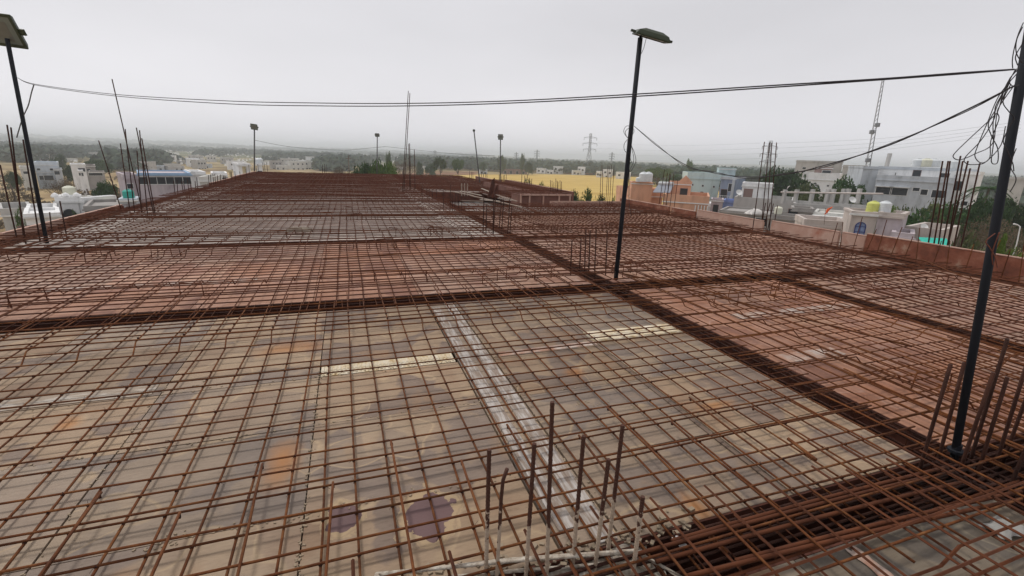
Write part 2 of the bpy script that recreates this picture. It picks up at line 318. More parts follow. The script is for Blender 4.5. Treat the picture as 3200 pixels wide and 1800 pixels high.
def cage(axis, c0, c1, a0, a1, where, detail=True, nt_=3):
    rr = random.Random(int(a0*100+c0*7))
    def P(a, c, z): return (c, a, z) if axis == 'y' else (a, c, z)
    t = thing('beam_cage', where, 'rebar cage', P(a0, (c0+c1)/2, -.4), group='rebar cages lying in the beam troughs')
    o = Vector(t.location); e = .05; lo, hi = c0+e, c1-e
    bars = [(lo+(hi-lo)*i/(nt_-1), -.045, .0085) for i in range(nt_)] + [(lo+(hi-lo)*i/2, -.39, .009) for i in range(3)] + [(lo, -.2, .006), (hi, -.2, .006), (lo+.03, -.06, .008), (hi-.03, -.06, .008)]
    allm = MB()
    for (c, z, r) in bars:
        n = max(3, int((a1-a0)/.8)); pts = [wob(P(a0-.25+(a1-a0+.5)*i/n, c, z), .009, rr)-o for i in range(n+1)]
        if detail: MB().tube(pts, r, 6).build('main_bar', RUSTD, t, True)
        else: allm.tube(pts, r*1.2, 4)
    k = int((a1-a0)/(.2 if detail else .2)); st = MB()
    for i in range(k):
        a = a0+.08+(a1-a0-.1)*i/k + rr.uniform(-.015,.015)
        q = [P(a+rr.uniform(-.01,.01), c, z) for c, z in ((lo-.012,-.032),(hi+.012,-.032),(hi+.012,-.405),(lo-.012,-.405),(lo-.012,-.03),(lo+.03,-.06))]
        m_ = MB().tube([Vector(x)-o for x in q], .0045 if detail else .006, 4)
        if detail and a0 < 9: m_.build('stirrup', RUSTM, t)
        else: st.add(m_.v, m_.f)
    if st.v: tag(st.build('stirrup', RUST if detail else RUSTF, t), kind='stuff')
    if allm.v: tag(allm.build('main_bar', RUSTF, t), kind='stuff')
def wobble_line(p0, p1, n, a, rr):
    ph = rr.uniform(0, 6); fr = rr.uniform(.5, 1.3); am = a*rr.uniform(.4, 1.3)
    out = []
    for i in range(n+1):
        t = i/n; s = math.sin(ph+fr*6*t)*am; q = Vector(p0).lerp(Vector(p1), t)
        dirx = abs(p1[0]-p0[0]) > abs(p1[1]-p0[1])
        q += Vector((0, s, 0)) if dirx else Vector((s, 0, 0)); q.z += rr.uniform(-.003, .003)
        out.append(q)
    return out
def mat_of_bars(x0, x1, y0, y1, label, near, sx=.185, sy=.185, topy=None, seed=1, chairs=0, ties=False, rad=.0067, dense=0):
    """two-way grid of bars: every second bar is cranked up over the beams"""
    rr = random.Random(seed); t = thing('rebar_grid', label, 'rebar mesh', ((x0+x1)/2, y0, 0)); o = Vector(t.location)
    far = MB(); nsd = 6 if near > 1 else 4; w = .012 if near else .02
    def emit(pts, name, r):
        pts = [p-o for p in pts]
        if near: MB().tube(pts, r*(1 if near > 1 else 1.17), nsd).build(name, RUST if near > 1 else RUSTM, t, near > 1)
        else: far.tube(pts, r, 3)
    def line(dr, c, cr, name, zb):
        lo, hi = (y0, y1) if dr == 'y' else (x0, x1); lim = hi-lo; ck = min(1.0, lim*.24); u = rr.uniform(-.06,.06)
        eo = lambda e: min(max(e, -6.15), 11.05) if dr == 'x' else e
        if not cr: keys = [(eo(lo-.3+u), zb), (eo(hi+.3+u), zb)]
        elif topy and dr == 'y': keys = [(lo-.3+u, zb), (hi-ck+u, zb), (hi-ck+.1+u, zb+.085), (hi+.45+u, zb+.085)]
        else: keys = [(eo(lo-.45+u), zb+.085), (lo+ck-.1+u, zb+.085), (lo+ck+u, zb), (hi-ck+u, zb), (hi-ck+.1+u, zb+.085), (eo(hi+.45+u), zb+.085)]
        pts = []; ph = rr.uniform(0, 6); am = w*rr.uniform(.3, 1.2); sk = rr.uniform(-.012, .012)
        for (a, za), (b_, zb_) in zip(keys[:-1], keys[1:]):
            n = max(1, int((b_-a)/(.7 if near else 1.5)))
            for i in range(n):
                s = a+(b_-a)*i/n; z = za+(zb_-za)*i/n; off = math.sin(ph+s*1.7)*am+sk*(s-lo)/2
                pts.append(Vector((c+off, s, z+rr.uniform(-.003,.003))) if dr == 'y' else Vector((s, c+off, z+rr.uniform(-.003,.003))))
        a, za = keys[-1]; off = math.sin(ph+a*1.7)*am+sk*(a-lo)/2
        pts.append(Vector((c+off, a, za)) if dr == 'y' else Vector((a, c+off, za)))
        emit(pts, name, rad*(1 if near else 1.3)); return lambda q: c+math.sin(ph+q*1.7)*am+sk*(q-lo)/2
    nx = int((x1-x0)/sx); ny = int((y1-y0)/sy); xs = []; ys = []
    for i in range(nx+1):
        c = x0+.04+(x1-x0-.08)*i/nx+rr.uniform(-.018,.018); xs.append(line('y', c, i % 2 == 1, 'long_bar', -.012))
    YS = [1.63,1.87,2.11,2.36,2.59,2.75,2.92,3.08,3.26,3.44,3.63,3.82,4.0,4.17,4.39,4.6,4.83,5.05,5.15,5.43,5.6]
    if topy: ny = len(YS)-1
    for i in range(ny+1):
        c = (YS[i] if topy else y0+.04+(y1-y0-.08)*i/ny)+rr.uniform(-.012,.012); ys.append(line('x', c, i % 2 == 1 and not ties, 'cross_bar', .0))
    # distribution bars on the cranked ends
    for yy in ([y1-.85, y1-.6, y1-.35, y1-.1]+([] if topy else [y0+.15, y0+.4, y0+.7]) if not dense else [y0+.12+.25*i for i in range(int((y1-y0)/.25))]):
        emit(wobble_line((x0-.3, yy+rr.uniform(-.03,.03), .088), (x1+.3, yy, .088), 10 if near else 4, .02, rr), 'distribution_bar', rad)
    if not ties or dense:
        for xx in [x1-.8, x1-.45, x1-.15, x0+.15, x0+.45, x0+.8]+([x0+1.1+.25*i for i in range(int((x1-x0-2)/.25))] if dense else []):
            emit(wobble_line((xx+rr.uniform(-.03,.03), y0-.3, .094), (xx, y1+.3, .094), 8 if near else 4, .02, rr), 'distribution_bar', rad)
    for i in range(chairs):       # bent bars that carry the top steel
        cx, cy = rr.uniform(x0+.4, x1-.4), rr.choice([y0+.5+rr.uniform(-.3,.3), y1-.7+rr.uniform(-.3,.3)]); a = rr.uniform(-.5,.5); u = Vector((math.cos(a), math.sin(a), 0)); v = Vector((-u.y, u.x, 0)); c = Vector((cx, cy, 0))
        pts = [c-u*.16-v*.09+Vector((0,0,-.03)), c-u*.16+Vector((0,0,-.03)), c-u*.15+Vector((0,0,.13)), c+u*.15+Vector((0,0,.13)), c+u*.16+Vector((0,0,-.03)), c+u*.16+v*.09+Vector((0,0,-.03))]
        emit(pts, 'bar_chair', rad)
    KN = []
    if topy:                      # straight top bars ending out in the bay
        ya, yb = topy
        step = 2 if ties else 1
        for i in range(0, len(xs), step):
            c = xs[i](2.0)+.055+rr.uniform(-.02,.02); e = yb+rr.uniform(-.05,.05)-(.26 if (i//step) % 2 else 0)
            p = wobble_line((c+rr.uniform(-.02,.02), ya, .055), (c, e, .055), 6, .01, rr); KN.append(p[-2].lerp(p[-1], .92))
            emit(p, 'top_bar', rad*1.08)
        for yy in [1.1, 1.36, 1.62, 1.87, 2.11, 2.36]:
            emit(wobble_line((x0-.2, yy+.04, .045), (x1+.2, yy+.02, .045), 12, .014, rr), 'top_cross_bar', rad)
    if ties:
        k = MB()
        for cx in KN: k.box((-.005,-.008,-.018), (.007,.006,.002), Matrix.Translation(cx-o) @ Matrix.Rotation(rr.uniform(0,3),4,'Z'))
        for i_, fx in enumerate(xs):
            for fy in ys:
                cy = fy(fx(y0)); cx = fx(cy); zc = .085 if i_ % 2 and cy > y1-.9 else -.004
                if cy > 5.2 or rr.random() < .15: continue
                p = Vector((cx, cy, zc))-o; s = .0072
                k.box((-s,-s*.7,-.01), (s,s*.7,.008), Matrix.Translation(p) @ Matrix.Rotation(rr.uniform(0,3),4,'Z') @ Matrix.Rotation(.5,4,'X'))
                for q in range(rr.choice([0,1,1,2])):
                    a = rr.uniform(0, 6.28); e = p+Vector((math.cos(a)*.035, math.sin(a)*.035, rr.uniform(-.01,.02)))
                    k.tube([p, (p+e)/2+Vector((0,0,.006)), e], .0011, 3)
        tag(k.build('tie_wire', RUSTD, t), kind='stuff')
    if not near: far.build('bar', RUSTF, t)
    return t
def plates(x0, x1, y0, y1, mat, label, group, sx=1.15, sy=.88, xj=None, yj=None, skip=None, alt=None):
    rr = random.Random(int(x0*10+y0*100))
    xj = xj or [x0+(x1-x0)*i/max(1, round((x1-x0)/sx)) for i in range(max(1, round((x1-x0)/sx))+1)]
    yj = yj or [y0+(y1-y0)*i/max(1, round((y1-y0)/sy)) for i in range(max(1, round((y1-y0)/sy))+1)]
    for i in range(len(xj)-1):
        for j in range(len(yj)-1):
            if skip and skip(i, j): continue
            a, b_, c, d = xj[i]+.004, xj[i+1]-.004, yj[j]+.004, yj[j+1]-.004
            if b_-a < .05 or d-c < .05: continue
            zt = ZD+rr.uniform(-.004, .002); mt = alt(i, j) if alt and alt(i, j) else mat
            o = MB().box((a, c, -.03), (b_, d, 0)).build('shuttering_plate', mt); o.location = (0, 0, zt)
            e = min(.25, (b_-a)/3)
            tag(o, label, 'formwork plate', group)
STU_ = 'steel beam trough sunk in the deck '
XJ0 = [-5.8,-4.83,-3.7,-2.57,-1.44,-.31,.88,.885,1.22,2.37,3.5]
YJ0 = [1.6,2.25,3.12,3.88,4.11,4.9,5.65]
def skip0(i, j): return i == 7 or (j == 3 and i == 5) or i == 6
plates(0,0,0,0, P_TAN, 'bare tan steel plate with dried water marks under the nearest rebar grid', 'bare tan plates nearest the camera', xj=XJ0, yj=YJ0, skip=skip0)
plates(-5.8, 3.5, -2.6, 1.25, P_TAN_DIM, 'bare tan steel plate below the bottom edge of the photo', 'bare plates under the front grid', sx=1.5, sy=1.3)
plates(3.86, 6.65, -2.6, 1.25, P_TAN_DIM, 'tan plate with corner shading in its colour at bottom right beyond the open beam trough', 'shade-coloured tan plates at bottom right', sx=1.0, sy=.9)
plates(7.05, 10.75, -2.6, 1.25, P_TAN, 'bare plate at the far right edge of the deck front', 'plates at the right front', sx=1.9, sy=1.9)
plates(3.86, 6.65, 1.6, 5.65, P_RED, 'red-brown painted plate between the two dark beams on the right', 'red plates between the right beams', sx=.95, sy=1.0)
plates(7.05, 10.75, 1.6, 5.65, P_PNK, 'pale pink-tan plate near the right edge of the deck', 'pale plates by the right edge', sx=1.25, sy=1.3)
plates(-5.8, 3.5, 6.1, 10.0, P_RED, 'red painted plate in the second bay from the camera', 'red plates of the second bay', sx=1.35, yj=[6.1,7.2,7.45,8.7,10.0], alt=lambda i, j: P_PNK if (i*7+j*3) % 5 == 0 or (i < 3 and j > 1) or (i in (5,6) and j == 0) else None)
plates(3.86, 10.75, 6.1, 10.0, P_PNK, 'pinkish plate under the dense bars right of the middle lamp post', 'pink plates right of the middle lamp post', sx=1.4, sy=1.3)
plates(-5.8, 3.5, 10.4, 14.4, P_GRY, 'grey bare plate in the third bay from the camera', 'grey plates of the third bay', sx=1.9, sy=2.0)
plates(3.86, 10.75, 10.4, 14.4, P_PNK, 'pinkish plate behind the starter bars of the middle column', 'pink plates behind the middle column', sx=1.75, sy=2.0)
b = MB()
for j in range(3, 9):
    y0 = ROWS[j][1]; y1 = ROWS[j+1][0] if j < 8 else YEND
    b.box((XL, y0, ZD-.03), (XA, y1, ZD))
    if j == 3: b.box((XB, y0, ZD-.03), (XR0, 16.8, ZD))
    elif j == 4: b.box((6.5, y0, ZD-.03), (8.7, y1, ZD))
    else: b.box((XB, y0, ZD-.03), (8.7, y1, ZD))
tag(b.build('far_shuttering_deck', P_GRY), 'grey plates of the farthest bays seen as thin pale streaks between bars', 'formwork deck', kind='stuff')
# filler strips laid between plates
def slabbox(name, a, b_, mat, label, cat, group=None, rz=0):
    c = Vector(((a[0]+b_[0])/2, (a[1]+b_[1])/2, a[2])); h = Vector(((b_[0]-a[0])/2, (b_[1]-a[1])/2, b_[2]-a[2]))
    o = MB().box((-h.x, -h.y, 0), (h.x, h.y, h.z)).build(name, mat); o.location = c; o.rotation_euler = (0, 0, rz); return tag(o, label, cat, group)
def ribbed(x0, x1, y0, y1, mat, label, n):
    m_ = MB(); rr = random.Random(3)
    m_.box((0,0,0), (x1-x0, y1-y0, .012))
    for i in range(n): m_.box(((x1-x0)*(i+.2)/n, .02, .0125), ((x1-x0)*(i+.7)/n, (y1-y0)-.03, .018))
    o = m_.build('filler_strip', mat); o.location = (x0, y0, ZD-.012 if n > 9 else ZD+.003); return tag(o, label, 'filler strip')
ribbed(-.3, .86, 3.89, 4.1, FOAMY, 'yellowed ribbed strip across the nearest bay, left of the white planks', 34)
ribbed(2.36, 3.49, 3.97, 4.24, FOAMY, 'cream coloured strip beside the dark beam at the right of the nearest bay', 4)
slabbox('plank', (.92, 1.75, ZD-.03), (1.02, 5.5, ZD+.006), WOODW, 'left of two weathered whitish planks running through the nearest bay', 'plank', 'planks in the nearest bay', .004)
slabbox('plank', (1.09, 1.62, ZD-.03), (1.2, 5.62, ZD+.003), WOODW, 'right of two weathered whitish planks running through the nearest bay', 'plank', 'planks in the nearest bay', -.004)
slabbox('shuttering_plate', (.893, 1.61, ZD-.034), (1.212, 5.64, ZD-.006), P_TAN, 'narrow tan plate lying under the two white planks', 'formwork plate')
slabbox('steel_channel', (2.31, 1.62, ZD+.003), (2.336, 5.6, ZD+.009), flat('channel_steel', (.17,.12,.09), .8), 'thin dark steel channel running between plates right of the white planks', 'channel', None, .003)
slabbox('filler_strip', (1.3, 3.9, ZD-.012), (2.36, 4.0, ZD+.004), PATCH, 'broken whitish strip between the white planks and the cream strip', 'filler strip', None, .02)
slabbox('filler_strip', (-4.6, 3.9, ZD+.002), (-1.5, 4.08, ZD+.006), STRPT, 'whitish worn strip at the left of the nearest bay', 'filler strip', None, .0)
slabbox('filler_strip', (-5.3, 7.22, ZD-.012), (-2.9, 7.42, ZD+.004), PATCH, 'long white strip across the left of the red second bay', 'filler strip')
slabbox('filler_strip', (-2.8, 7.24, ZD-.012), (-1.3, 7.46, ZD+.005), PATCH, 'short white strip left of centre in the red second bay', 'filler strip')
slabbox('filler_strip', (4.5, 4.18, ZD+.003), (6.62, 4.36, ZD+.007), PATCH, 'white strip across the upper part of the red right bay', 'filler strip')
slabbox('filler_strip', (3.95, 3.02, ZD+.003), (4.75, 3.2, ZD+.007), PATCH, 'short pale strip next to the dark beam in the red right bay', 'filler strip')
CR_ = MB(); rr = random.Random(5)                   # crumbs of old concrete along the joints
def crumbs(p0, p1, n, w, s=.0055):
    for i in range(int(n*.4)):
        p = Vector(p0).lerp(Vector(p1), rr.random()**1.3)+Vector((rr.gauss(0, w), rr.gauss(0, w), 0)); q = s*rr.uniform(.3, 1.5)
        m4 = Matrix.Translation((p.x, p.y, ZD+.001)) @ Matrix.Rotation(rr.uniform(0,3),4,'Z')
        CR_.box((-q, -q*.6, -.002), (q, q*.6, q*.5), m4)
crumbs((-.31,1.7,0), (-.31,4.0,0), 420, .012); crumbs((-1.0,2.25,0), (.85,2.25,0), 330, .02); crumbs((-.31,3.9,0), (.88,3.9,0), 160, .02)
crumbs((-5,3.12,0), (3.4,3.12,0), 420, .01, .006); crumbs((1.22,1.6,0), (1.22,5,0), 300, .02); crumbs((1.6,2.9,0), (2.6,2.45,0), 160, .03); crumbs((.1,1.65,0), (1.6,1.62,0), 400, .05, .012)
crumbs((-1.44,1.7,0), (-1.44,5,0), 200, .01, .006); crumbs((-4,4.0,0), (-.4,3.9,0), 260, .04, .007)
tag(CR_.build('concrete_crumbs', CRUMB), 'pale crumbs of old concrete along the plate joints', 'debris', kind='stuff')
# beams
names = ['nearest', 'second', 'third', 'fourth', 'fifth', 'sixth', 'seventh', 'eighth', 'ninth']
for j, (c0, c1) in enumerate(ROWS):
    segs = [(XL, XA, 'left half')]
    if j < 2: segs += [(XB, XM, 'short part right of the middle beam'), (XN, XR0, 'part at the right edge')]
    elif j < 4: segs += [(XB, XR0, 'right half')]
    elif j > 4: segs += [(XB, 8.7, 'right half')]
    else: segs += [(6.5, 8.7, 'short part behind the panelled box')]
    for a0, a1, w in segs:
        shutter('x', c0, c1, a0, a1, 'trough of the %s cross beam, %s' % (names[j], w))
        cage('x', c0, c1, a0, a1, 'rusty cage in the %s cross beam, %s' % (names[j], w), j < 3, 6 if j == 0 else 3)
for j in range(-1, 9):
    y0 = -2.6 if j < 0 else ROWS[j][1]; y1 = ROWS[j+1][0] if j < 8 else YEND
    nm = 'front' if j < 0 else names[j]
    ls = [(XL-.42, XL-.02, 'left edge beam'), (XA, XB, 'middle lengthwise beam')]
    if j < 1: ls += [(XM, XN, 'right lengthwise beam')]
    if j < 3: ls += [(XR0, XR1, 'right edge beam')]
    if j >= 4: ls += [(8.7, 9.0, 'far right edge beam')]
    for c0, c1, w in ls:
        shutter('y', c0, c1, y0, y1, 'trough of the %s, %s bay from the camera' % (w, nm))
        cage('y', c0, c1, y0, y1, 'rusty cage of the %s, %s bay from the camera' % (w, nm), j < 2)
# end beams: far end of the deck and the back edge of the right wing
shutter('x', YEND, YEND+.3, XL, 8.7, 'trough at the far end of the deck'); cage('x', YEND, YEND+.3, XL, 8.7, 'rusty cage at the far end of the deck', False)
shutter('x', 16.8, 17.1, XB, XR0, 'trough at the back edge of the right wing'); cage('x', 16.8, 17.1, XB, XR0, 'rusty cage at the back edge of the right wing', False)
# grids
mat_of_bars(-5.8, 3.5, 1.6, 5.65, 'rusty rebar grid over the bare tan plates nearest the camera', 2, topy=(1.0, 2.62), seed=2, ties=True, chairs=1)
mat_of_bars(-5.8, 3.5, -2.6, 1.25, 'front rebar grid mostly below the bottom edge of the photo', 1, seed=3)
mat_of_bars(3.86, 6.65, -2.6, 1.25, 'rebar grid over shade-coloured tan plates in the bottom right corner', 2, seed=4, dense=1)
mat_of_bars(7.05, 10.75, -2.6, 1.25, 'front rebar grid at the far right edge of the deck', 1, seed=5)
mat_of_bars(3.86, 6.65, 1.6, 5.65, 'rebar grid over red plates between the two dark beams on the right', 2, topy=(.9, 2.9), seed=6, chairs=6)
mat_of_bars(7.05, 10.75, 1.6, 5.65, 'rebar grid over pale plates behind the right lamp post', 1, seed=7, chairs=3)
mat_of_bars(-5.8, 3.5, 6.1, 10.0, 'rebar grid over the red plates of the second bay', 1, seed=8, chairs=22)
mat_of_bars(3.86, 10.75, 6.1, 10.0, 'dense rebar grid right of the middle lamp post', 1, seed=9, chairs=20, sx=.16)
mat_of_bars(-5.8, 3.5, 10.4, 14.4, 'rebar grid over the grey plates of the third bay', 1, seed=10, chairs=24)
mat_of_bars(3.86, 10.75, 10.4, 14.4, 'rebar grid behind the middle column starter bars on the right wing', 1, seed=12, chairs=40, sx=.15, rad=.007)
mat_of_bars(3.86, 10.75, 14.8, 16.8, 'narrow rebar grid along the back of the right wing', 0, seed=13, chairs=30, dense=1)
for j in range(3, 9):
    y0 = ROWS[j][1]; y1 = ROWS[j+1][0] if j < 8 else YEND
    mat_of_bars(XL, XA, y0, y1, 'distant rebar grid, left half of the %s bay' % (names[j]), 0, seed=20+j, chairs=20+6*j, dense=1 if j > 3 else 0)
    if j > 3: mat_of_bars(XB if j > 4 else 6.5, 8.7, y0, y1, 'distant rebar grid, right half of the %s bay' % (names[j]), 0, seed=30+j, chairs=25, dense=1)
# loose bars lying on the grids
def loose(p0, p1, label, r=.0065, sag=.02, mat=RUST):
    p0, p1 = Vector(p0), Vector(p1); mid = (p0+p1)/2; rr = random.Random(int(p0.x*100))
    pts = [p0.lerp(p1, i/10)+Vector((0, math.sin(i/10*3.14)*sag, 0)) - mid for i in range(11)]
    o = MB().tube(pts, r, 6).build('loose_bar', mat, None, True); o.location = mid; return tag(o, label, 'rebar')
loose((3.95,6.0,.12), (5.2,2.72,.12), 'long loose bar curving across the red right bay', .01, .1)
loose((4.0,5.8,.11), (6.3,3.4,.11), 'loose bar crossing the red right bay up to the lamp post', .008, .12)
loose(G(2463,1371,.09), G(2550,1437,.09), 'short thick bar stub lying on the grid near the bottom right', .012, 0)
loose(G(2880,810,.1), G(3200,940,.1), 'pale bar lying diagonally behind the right lamp post', .009, .05)
loose(G(1010,808,.1), G(1690,770,.1), 'pair of bars tied together at the back of the red bay', .01, .02)
loose(G(1900,690,.1), G(2330,790,.1), 'loose bar lying along the dense grid of the right wing', .009, .1)
loose(G(1000,850,.1), G(1560,842,.1), 'bar laid crosswise over the red second bay', .009, .02)
# bundle of thick bars over the open trough, bottom right
for i, (a, c) in enumerate((((1980,1735),(2900,1490)), ((2150,1800),(3190,1560)), ((2050,1755),(3000,1508)), ((2300,1752),(3190,1535)), ((2100,1690),(2950,1462)))):
    q0, q1 = G(*a, .03), G(*c, .03); loose(q0, q1, ['first', 'outermost', 'second', 'fourth', 'innermost'][i]+' of five long bars laid over the open trough at bottom right', .011, .01, RUSTM)
# ------------------------------------------------------------------ starter bars
def splashmat():
    m, nt, b = newmat('splashed_bar'); L = nt.links.new
    pos = N(nt, 'ShaderNodeNewGeometry').outputs['Position']; sp = N(nt, 'ShaderNodeSeparateXYZ'); L(pos, sp.inputs[0])
    n = N(nt, 'ShaderNodeTexNoise', i_Scale=28, i_Detail=5); L(pos, n.inputs['Vector'])
    ma = N(nt, 'ShaderNodeMath', operation='MULTIPLY_ADD', i_1=-.5); L(n.outputs['Fac'], ma.inputs[0]); L(sp.outputs[2], ma.inputs[2])
    f = ramp(nt, ma.outputs[0], [(0., (1,1,1)), (.005, (0,0,0))])
    mx = N(nt, 'ShaderNodeMix', data_type='RGBA'); L(f, mx.inputs[0]); mx.inputs[6].default_value = (.065,.024,.013,1); mx.inputs[7].default_value = (.4,.31,.23,1)
    L(mx.outputs[2], b.inputs['Base Color']); b.inputs['Roughness'].default_value = .9
    bp = N(nt, 'ShaderNodeBump', i_Strength=.9, i_Distance=.01); L(n.outputs['Fac'], bp.inputs['Height']); L(bp.outputs[0], b.inputs['Normal']); return m
SPL = splashmat()
def starter(label, bars, r, zb=-.35, mat=RUSTD, ties=0, dirbase=None, rib=False, gz0=0.):
    bp_ = G(bars[0][2], bars[0][3], gz0); t = thing('column_starter', label, 'starter bars', (bp_.x, bp_.y, zb)); o = Vector(t.location)
    for (tx, ty, bx, by) in bars:
        B = G(bx, by, gz0); T = AT(tx, ty, B); d = (T-B); E = B-d*((B.z-zb)/max(.05, d.z)) if gz0 == 0 else B
        n = 40 if rib else 3; pts = [E.lerp(T, i/n)-o for i in range(n+1)]
        m_ = MB()
        if rib:
            for i in range(n):  # ribs of the bar
                m_.tube([pts[i], pts[i].lerp(pts[i+1], .5), pts[i+1]], r, 8, cap=(i == n-1))
                q = pts[i].lerp(pts[i+1], .5); dd = (pts[i+1]-pts[i]).normalized()*.003; m_.tube([q-dd, q+dd], r*1.13, 8)
        else: m_.tube(pts, r, 6)
        m_.build('starter_bar', mat, t, not rib)
    return t
fg = [(1529,1405,1519,1775),(1670,1386,1645,1775),(1726,1256,1709,1775),(1824,1362,1792,1738),(1902,1435,1863,1745),(1946,1328,1901,1712),(2009,1552,1980,1775)]
st = starter('eight rusty column bars splashed with pale concrete at the bottom of the photo', fg, .0092, -.2, SPL, rib=True)
o = Vector(st.location); B = G(1560, 1770); m_ = MB()
p = [G(1553,1790), AT(1562,1640,B), AT(1566,1560,B), AT(1572,1500,B), AT(1585,1465,B)]
m_.tube([Vector((p[0].x, p[0].y, -.2))-o]+[q-o for q in p], .0085, 8); m_.build('starter_bar', SPL, st, True)
ring = MB()
for z in (-.06, -.0, .0):
    q = [(.02,1.72,z), (.62,1.6,z+.02), (1.2,1.48,z), (1.32,1.3,z), (.15,1.25,z), (.02,1.72,z)]
    ring.tube([wob(x, .008, rr)-o for x in q], .009, 7)
ring.build('stirrup', CONCW, st, True)
# rough column head
m_ = MB(); g = 22; rr = random.Random(9)
for i in range(g+1):
    for j in range(g+1):
        x = .02+1.35*i/g; y = 1.2+.5*j/g-.13*(i/g-.5); ed = min(i, j, g-i, g-j)
        m_.v.append((x-.6+rr.uniform(-.01,.01), y-1.4+rr.uniform(-.01,.01), -.09+rr.uniform(0,.045) if ed > 0 else -.3))
for i in range(g):
    for j in range(g): a = i*(g+1)+j; m_.f.append((a, a+g+1, a+g+2, a+1))
o = m_.build('concrete_column', CONCW, None, True); o.location = (.6, 1.4, 0); tag(o, 'rough pale concrete column head between the splashed bars at the bottom edge', 'concrete column')
starter('thick rusty column bars around the foot of the right lamp post', [(2971,1138,2881,1442),(3014,1133,2938,1414),(3105,1164,3007,1448),(3148,1059,3040,1414),(3148,1179,3066,1445),(3205,1150,3118,1431),(3260,1100,3150,1400),(3290,1250,3190,1450),(3250,1300,3165,1500)], .0105)
z3 = [(1703,1165),(1785,1145),(1830,1060),(1868,1075),(1922,1060),(2022,1080)]
starter('six rusty column bars left of the middle lamp post', [(1200+x*.345, 350+y*.345, 1200+(x-14)*.345, 850+R.uniform(-6,8)) for x, y in z3], .011)
z3 = [(905,755),(930,835),(993,790),(1010,770),(1062,790),(1085,795),(1142,770),(1160,840)]
starter('cluster of eight column bars in the middle of the deck above the third beam', [(1200+x*.345, 350+y*.345, 1200+(x-6-(x > 1000)*14)*.345, 728+R.uniform(-5,5)) for x, y in z3], .011)
starter('low bars at the middle beam behind the eight-bar cluster', [(1385,593,1386,657),(1408,577,1407,652),(1413,605,1414,655),(1424,602,1421,655),(1430,605,1434,658),(1443,612,1443,658)], .011)
starter('short group of column bars left of the panelled box', [(1319,576,1319,616),(1334,588,1335,620),(1341,590,1341,622),(1350,590,1352,622),(1364,590,1364,620)], .011)
starter('slim column bars standing at the back corner of the right wing', [(1879,517,1874,640),(1884,515,1882,638),(1900,514,1893,638),(1904,519,1899,640),(1911,515,1905,640),(1919,517,1912,640)], .011)
starter('column bars in front of the orange house', [(2077,529,2057,655),(2086,540,2069,656),(2093,543,2080,658),(2096,545,2078,660),(2106,543,2092,660),(2118,561,2105,660)], .012)
starter('tall column bars in front of the grey concrete house', [(2389,443,2352,717),(2405,445,2378,718),(2412,447,2394,718),(2427,445,2404,718),(2392,634,2378,718),(2407,633,2385,717),(2417,636,2399,718),(2430,642,2416,718)], .012)
starter('tall column bars right of the house with the yellow tank', [(2946,503,2892,812),(2963,503,2910,812),(2969,503,2926,812),(3002,487,2936,815),(3009,503,2952,815),(3025,503,2950,816),(3032,526,2971,816),(3062,510,2993,816)], .014)
starter('tall column bars beside the left lamp post', [(22,390,80,754),(34,398,75,750),(72,436,124,748),(0,515,55,754)], .013)
starter('two short bars right of the left lamp post', [(187,628,209,742),(155,663,164,739)], .012)
starter('tall leaning bars at the left edge of the third bay', [(350,247,444,658),(308,439,381,662),(376,448,406,660),(391,403,420,660),(428,471,442,662),(426,399,480,668),(436,407,461,668),(443,432,485,671)], .013)
starter('pair of very tall thin bars in the middle of the deck', [(1276,284,1258,600),(1281,291,1262,602)], .015)
starter('three thin upright bars right of the very tall pair', [(1277,449,1281,591),(1280,448,1284,592),(1295,467,1297,597)], .016)
starter('short upright bars at the far end of the deck', [(1008,514,1008,541),(1014,512,1014,541),(1019,514,1019,541)], .02)
starter('row of short bars on the panelled box', [(1720,563,1721,600),(1725,565,1726,600),(1731,569,1731,600),(1737,558,1737,600),(1741,565,1742,600),(1744,568,1744,600),(1750,564,1751,600),(1755,567,1755,600)], .012, gz0=.42)
starter('bars standing at the back edge left of the box', [(1631,545,1630,575),(1640,549,1640,577),(1648,545,1647,579),(1655,556,1655,580),(1662,558,1661,582)], .014, gz0=.4)
starter('row of short bars by the third distant lamp', [(1560,545,1560,570),(1568,548,1568,570),(1573,548,1573,570),(1577,546,1577,570),(1582,545,1582,570)], .016)
starter('row of short bars near the leaning lamp pole', [(1468,534,1468,552),(1474,536,1474,552),(1478,538,1478,552),(1505,538,1505,556),(1511,540,1511,557),(1518,541,1518,557),(1522,542,1522,557)], .018)
edge = [(546,564,603),(554,563,602),(572,566,600),(578,566,597),(589,560,592),(597,566,590),(611,566,589),(616,554,588),(654,547,583),(659,546,583),(667,543,581),(673,543,581),(680,547,578),(691,545,578),(701,548,576),(707,548,574),(725,537,568),(737,535,568),(752,536,562),(772,528,560),(780,515,550),(802,518,545),(810,512,545),(825,508,538),(829,508,538),(837,508,538)]
for x, ty, by in edge:
    B = G(x, by); T = AT(x-R.uniform(1,5), ty, B); o = MB().tube([Vector((0,0,-.2)), T-B], .014, 5).build('edge_bar', RUSTD); o.location = B
    tag(o, 'short upright bar standing at the left edge of the deck', 'rebar', 'short bars along the left edge')
for i in range(17):
    bx = 2700+30*i; by = 790+ (bx-2700)*.12; B = Vector((11.02, G(bx, by).y, 0)); y = 8.0-.27*i
    o = MB().tube([(0,0,-.2), (R.uniform(-.05,.05), R.uniform(-.12,.12), R.uniform(.45,.75))], .008, 5).build('edge_bar', RUST); o.location = (11.05, y, 0)
    tag(o, 'thin short bar in front of the orange board at the right edge', 'rebar', 'thin bars along the right edge')
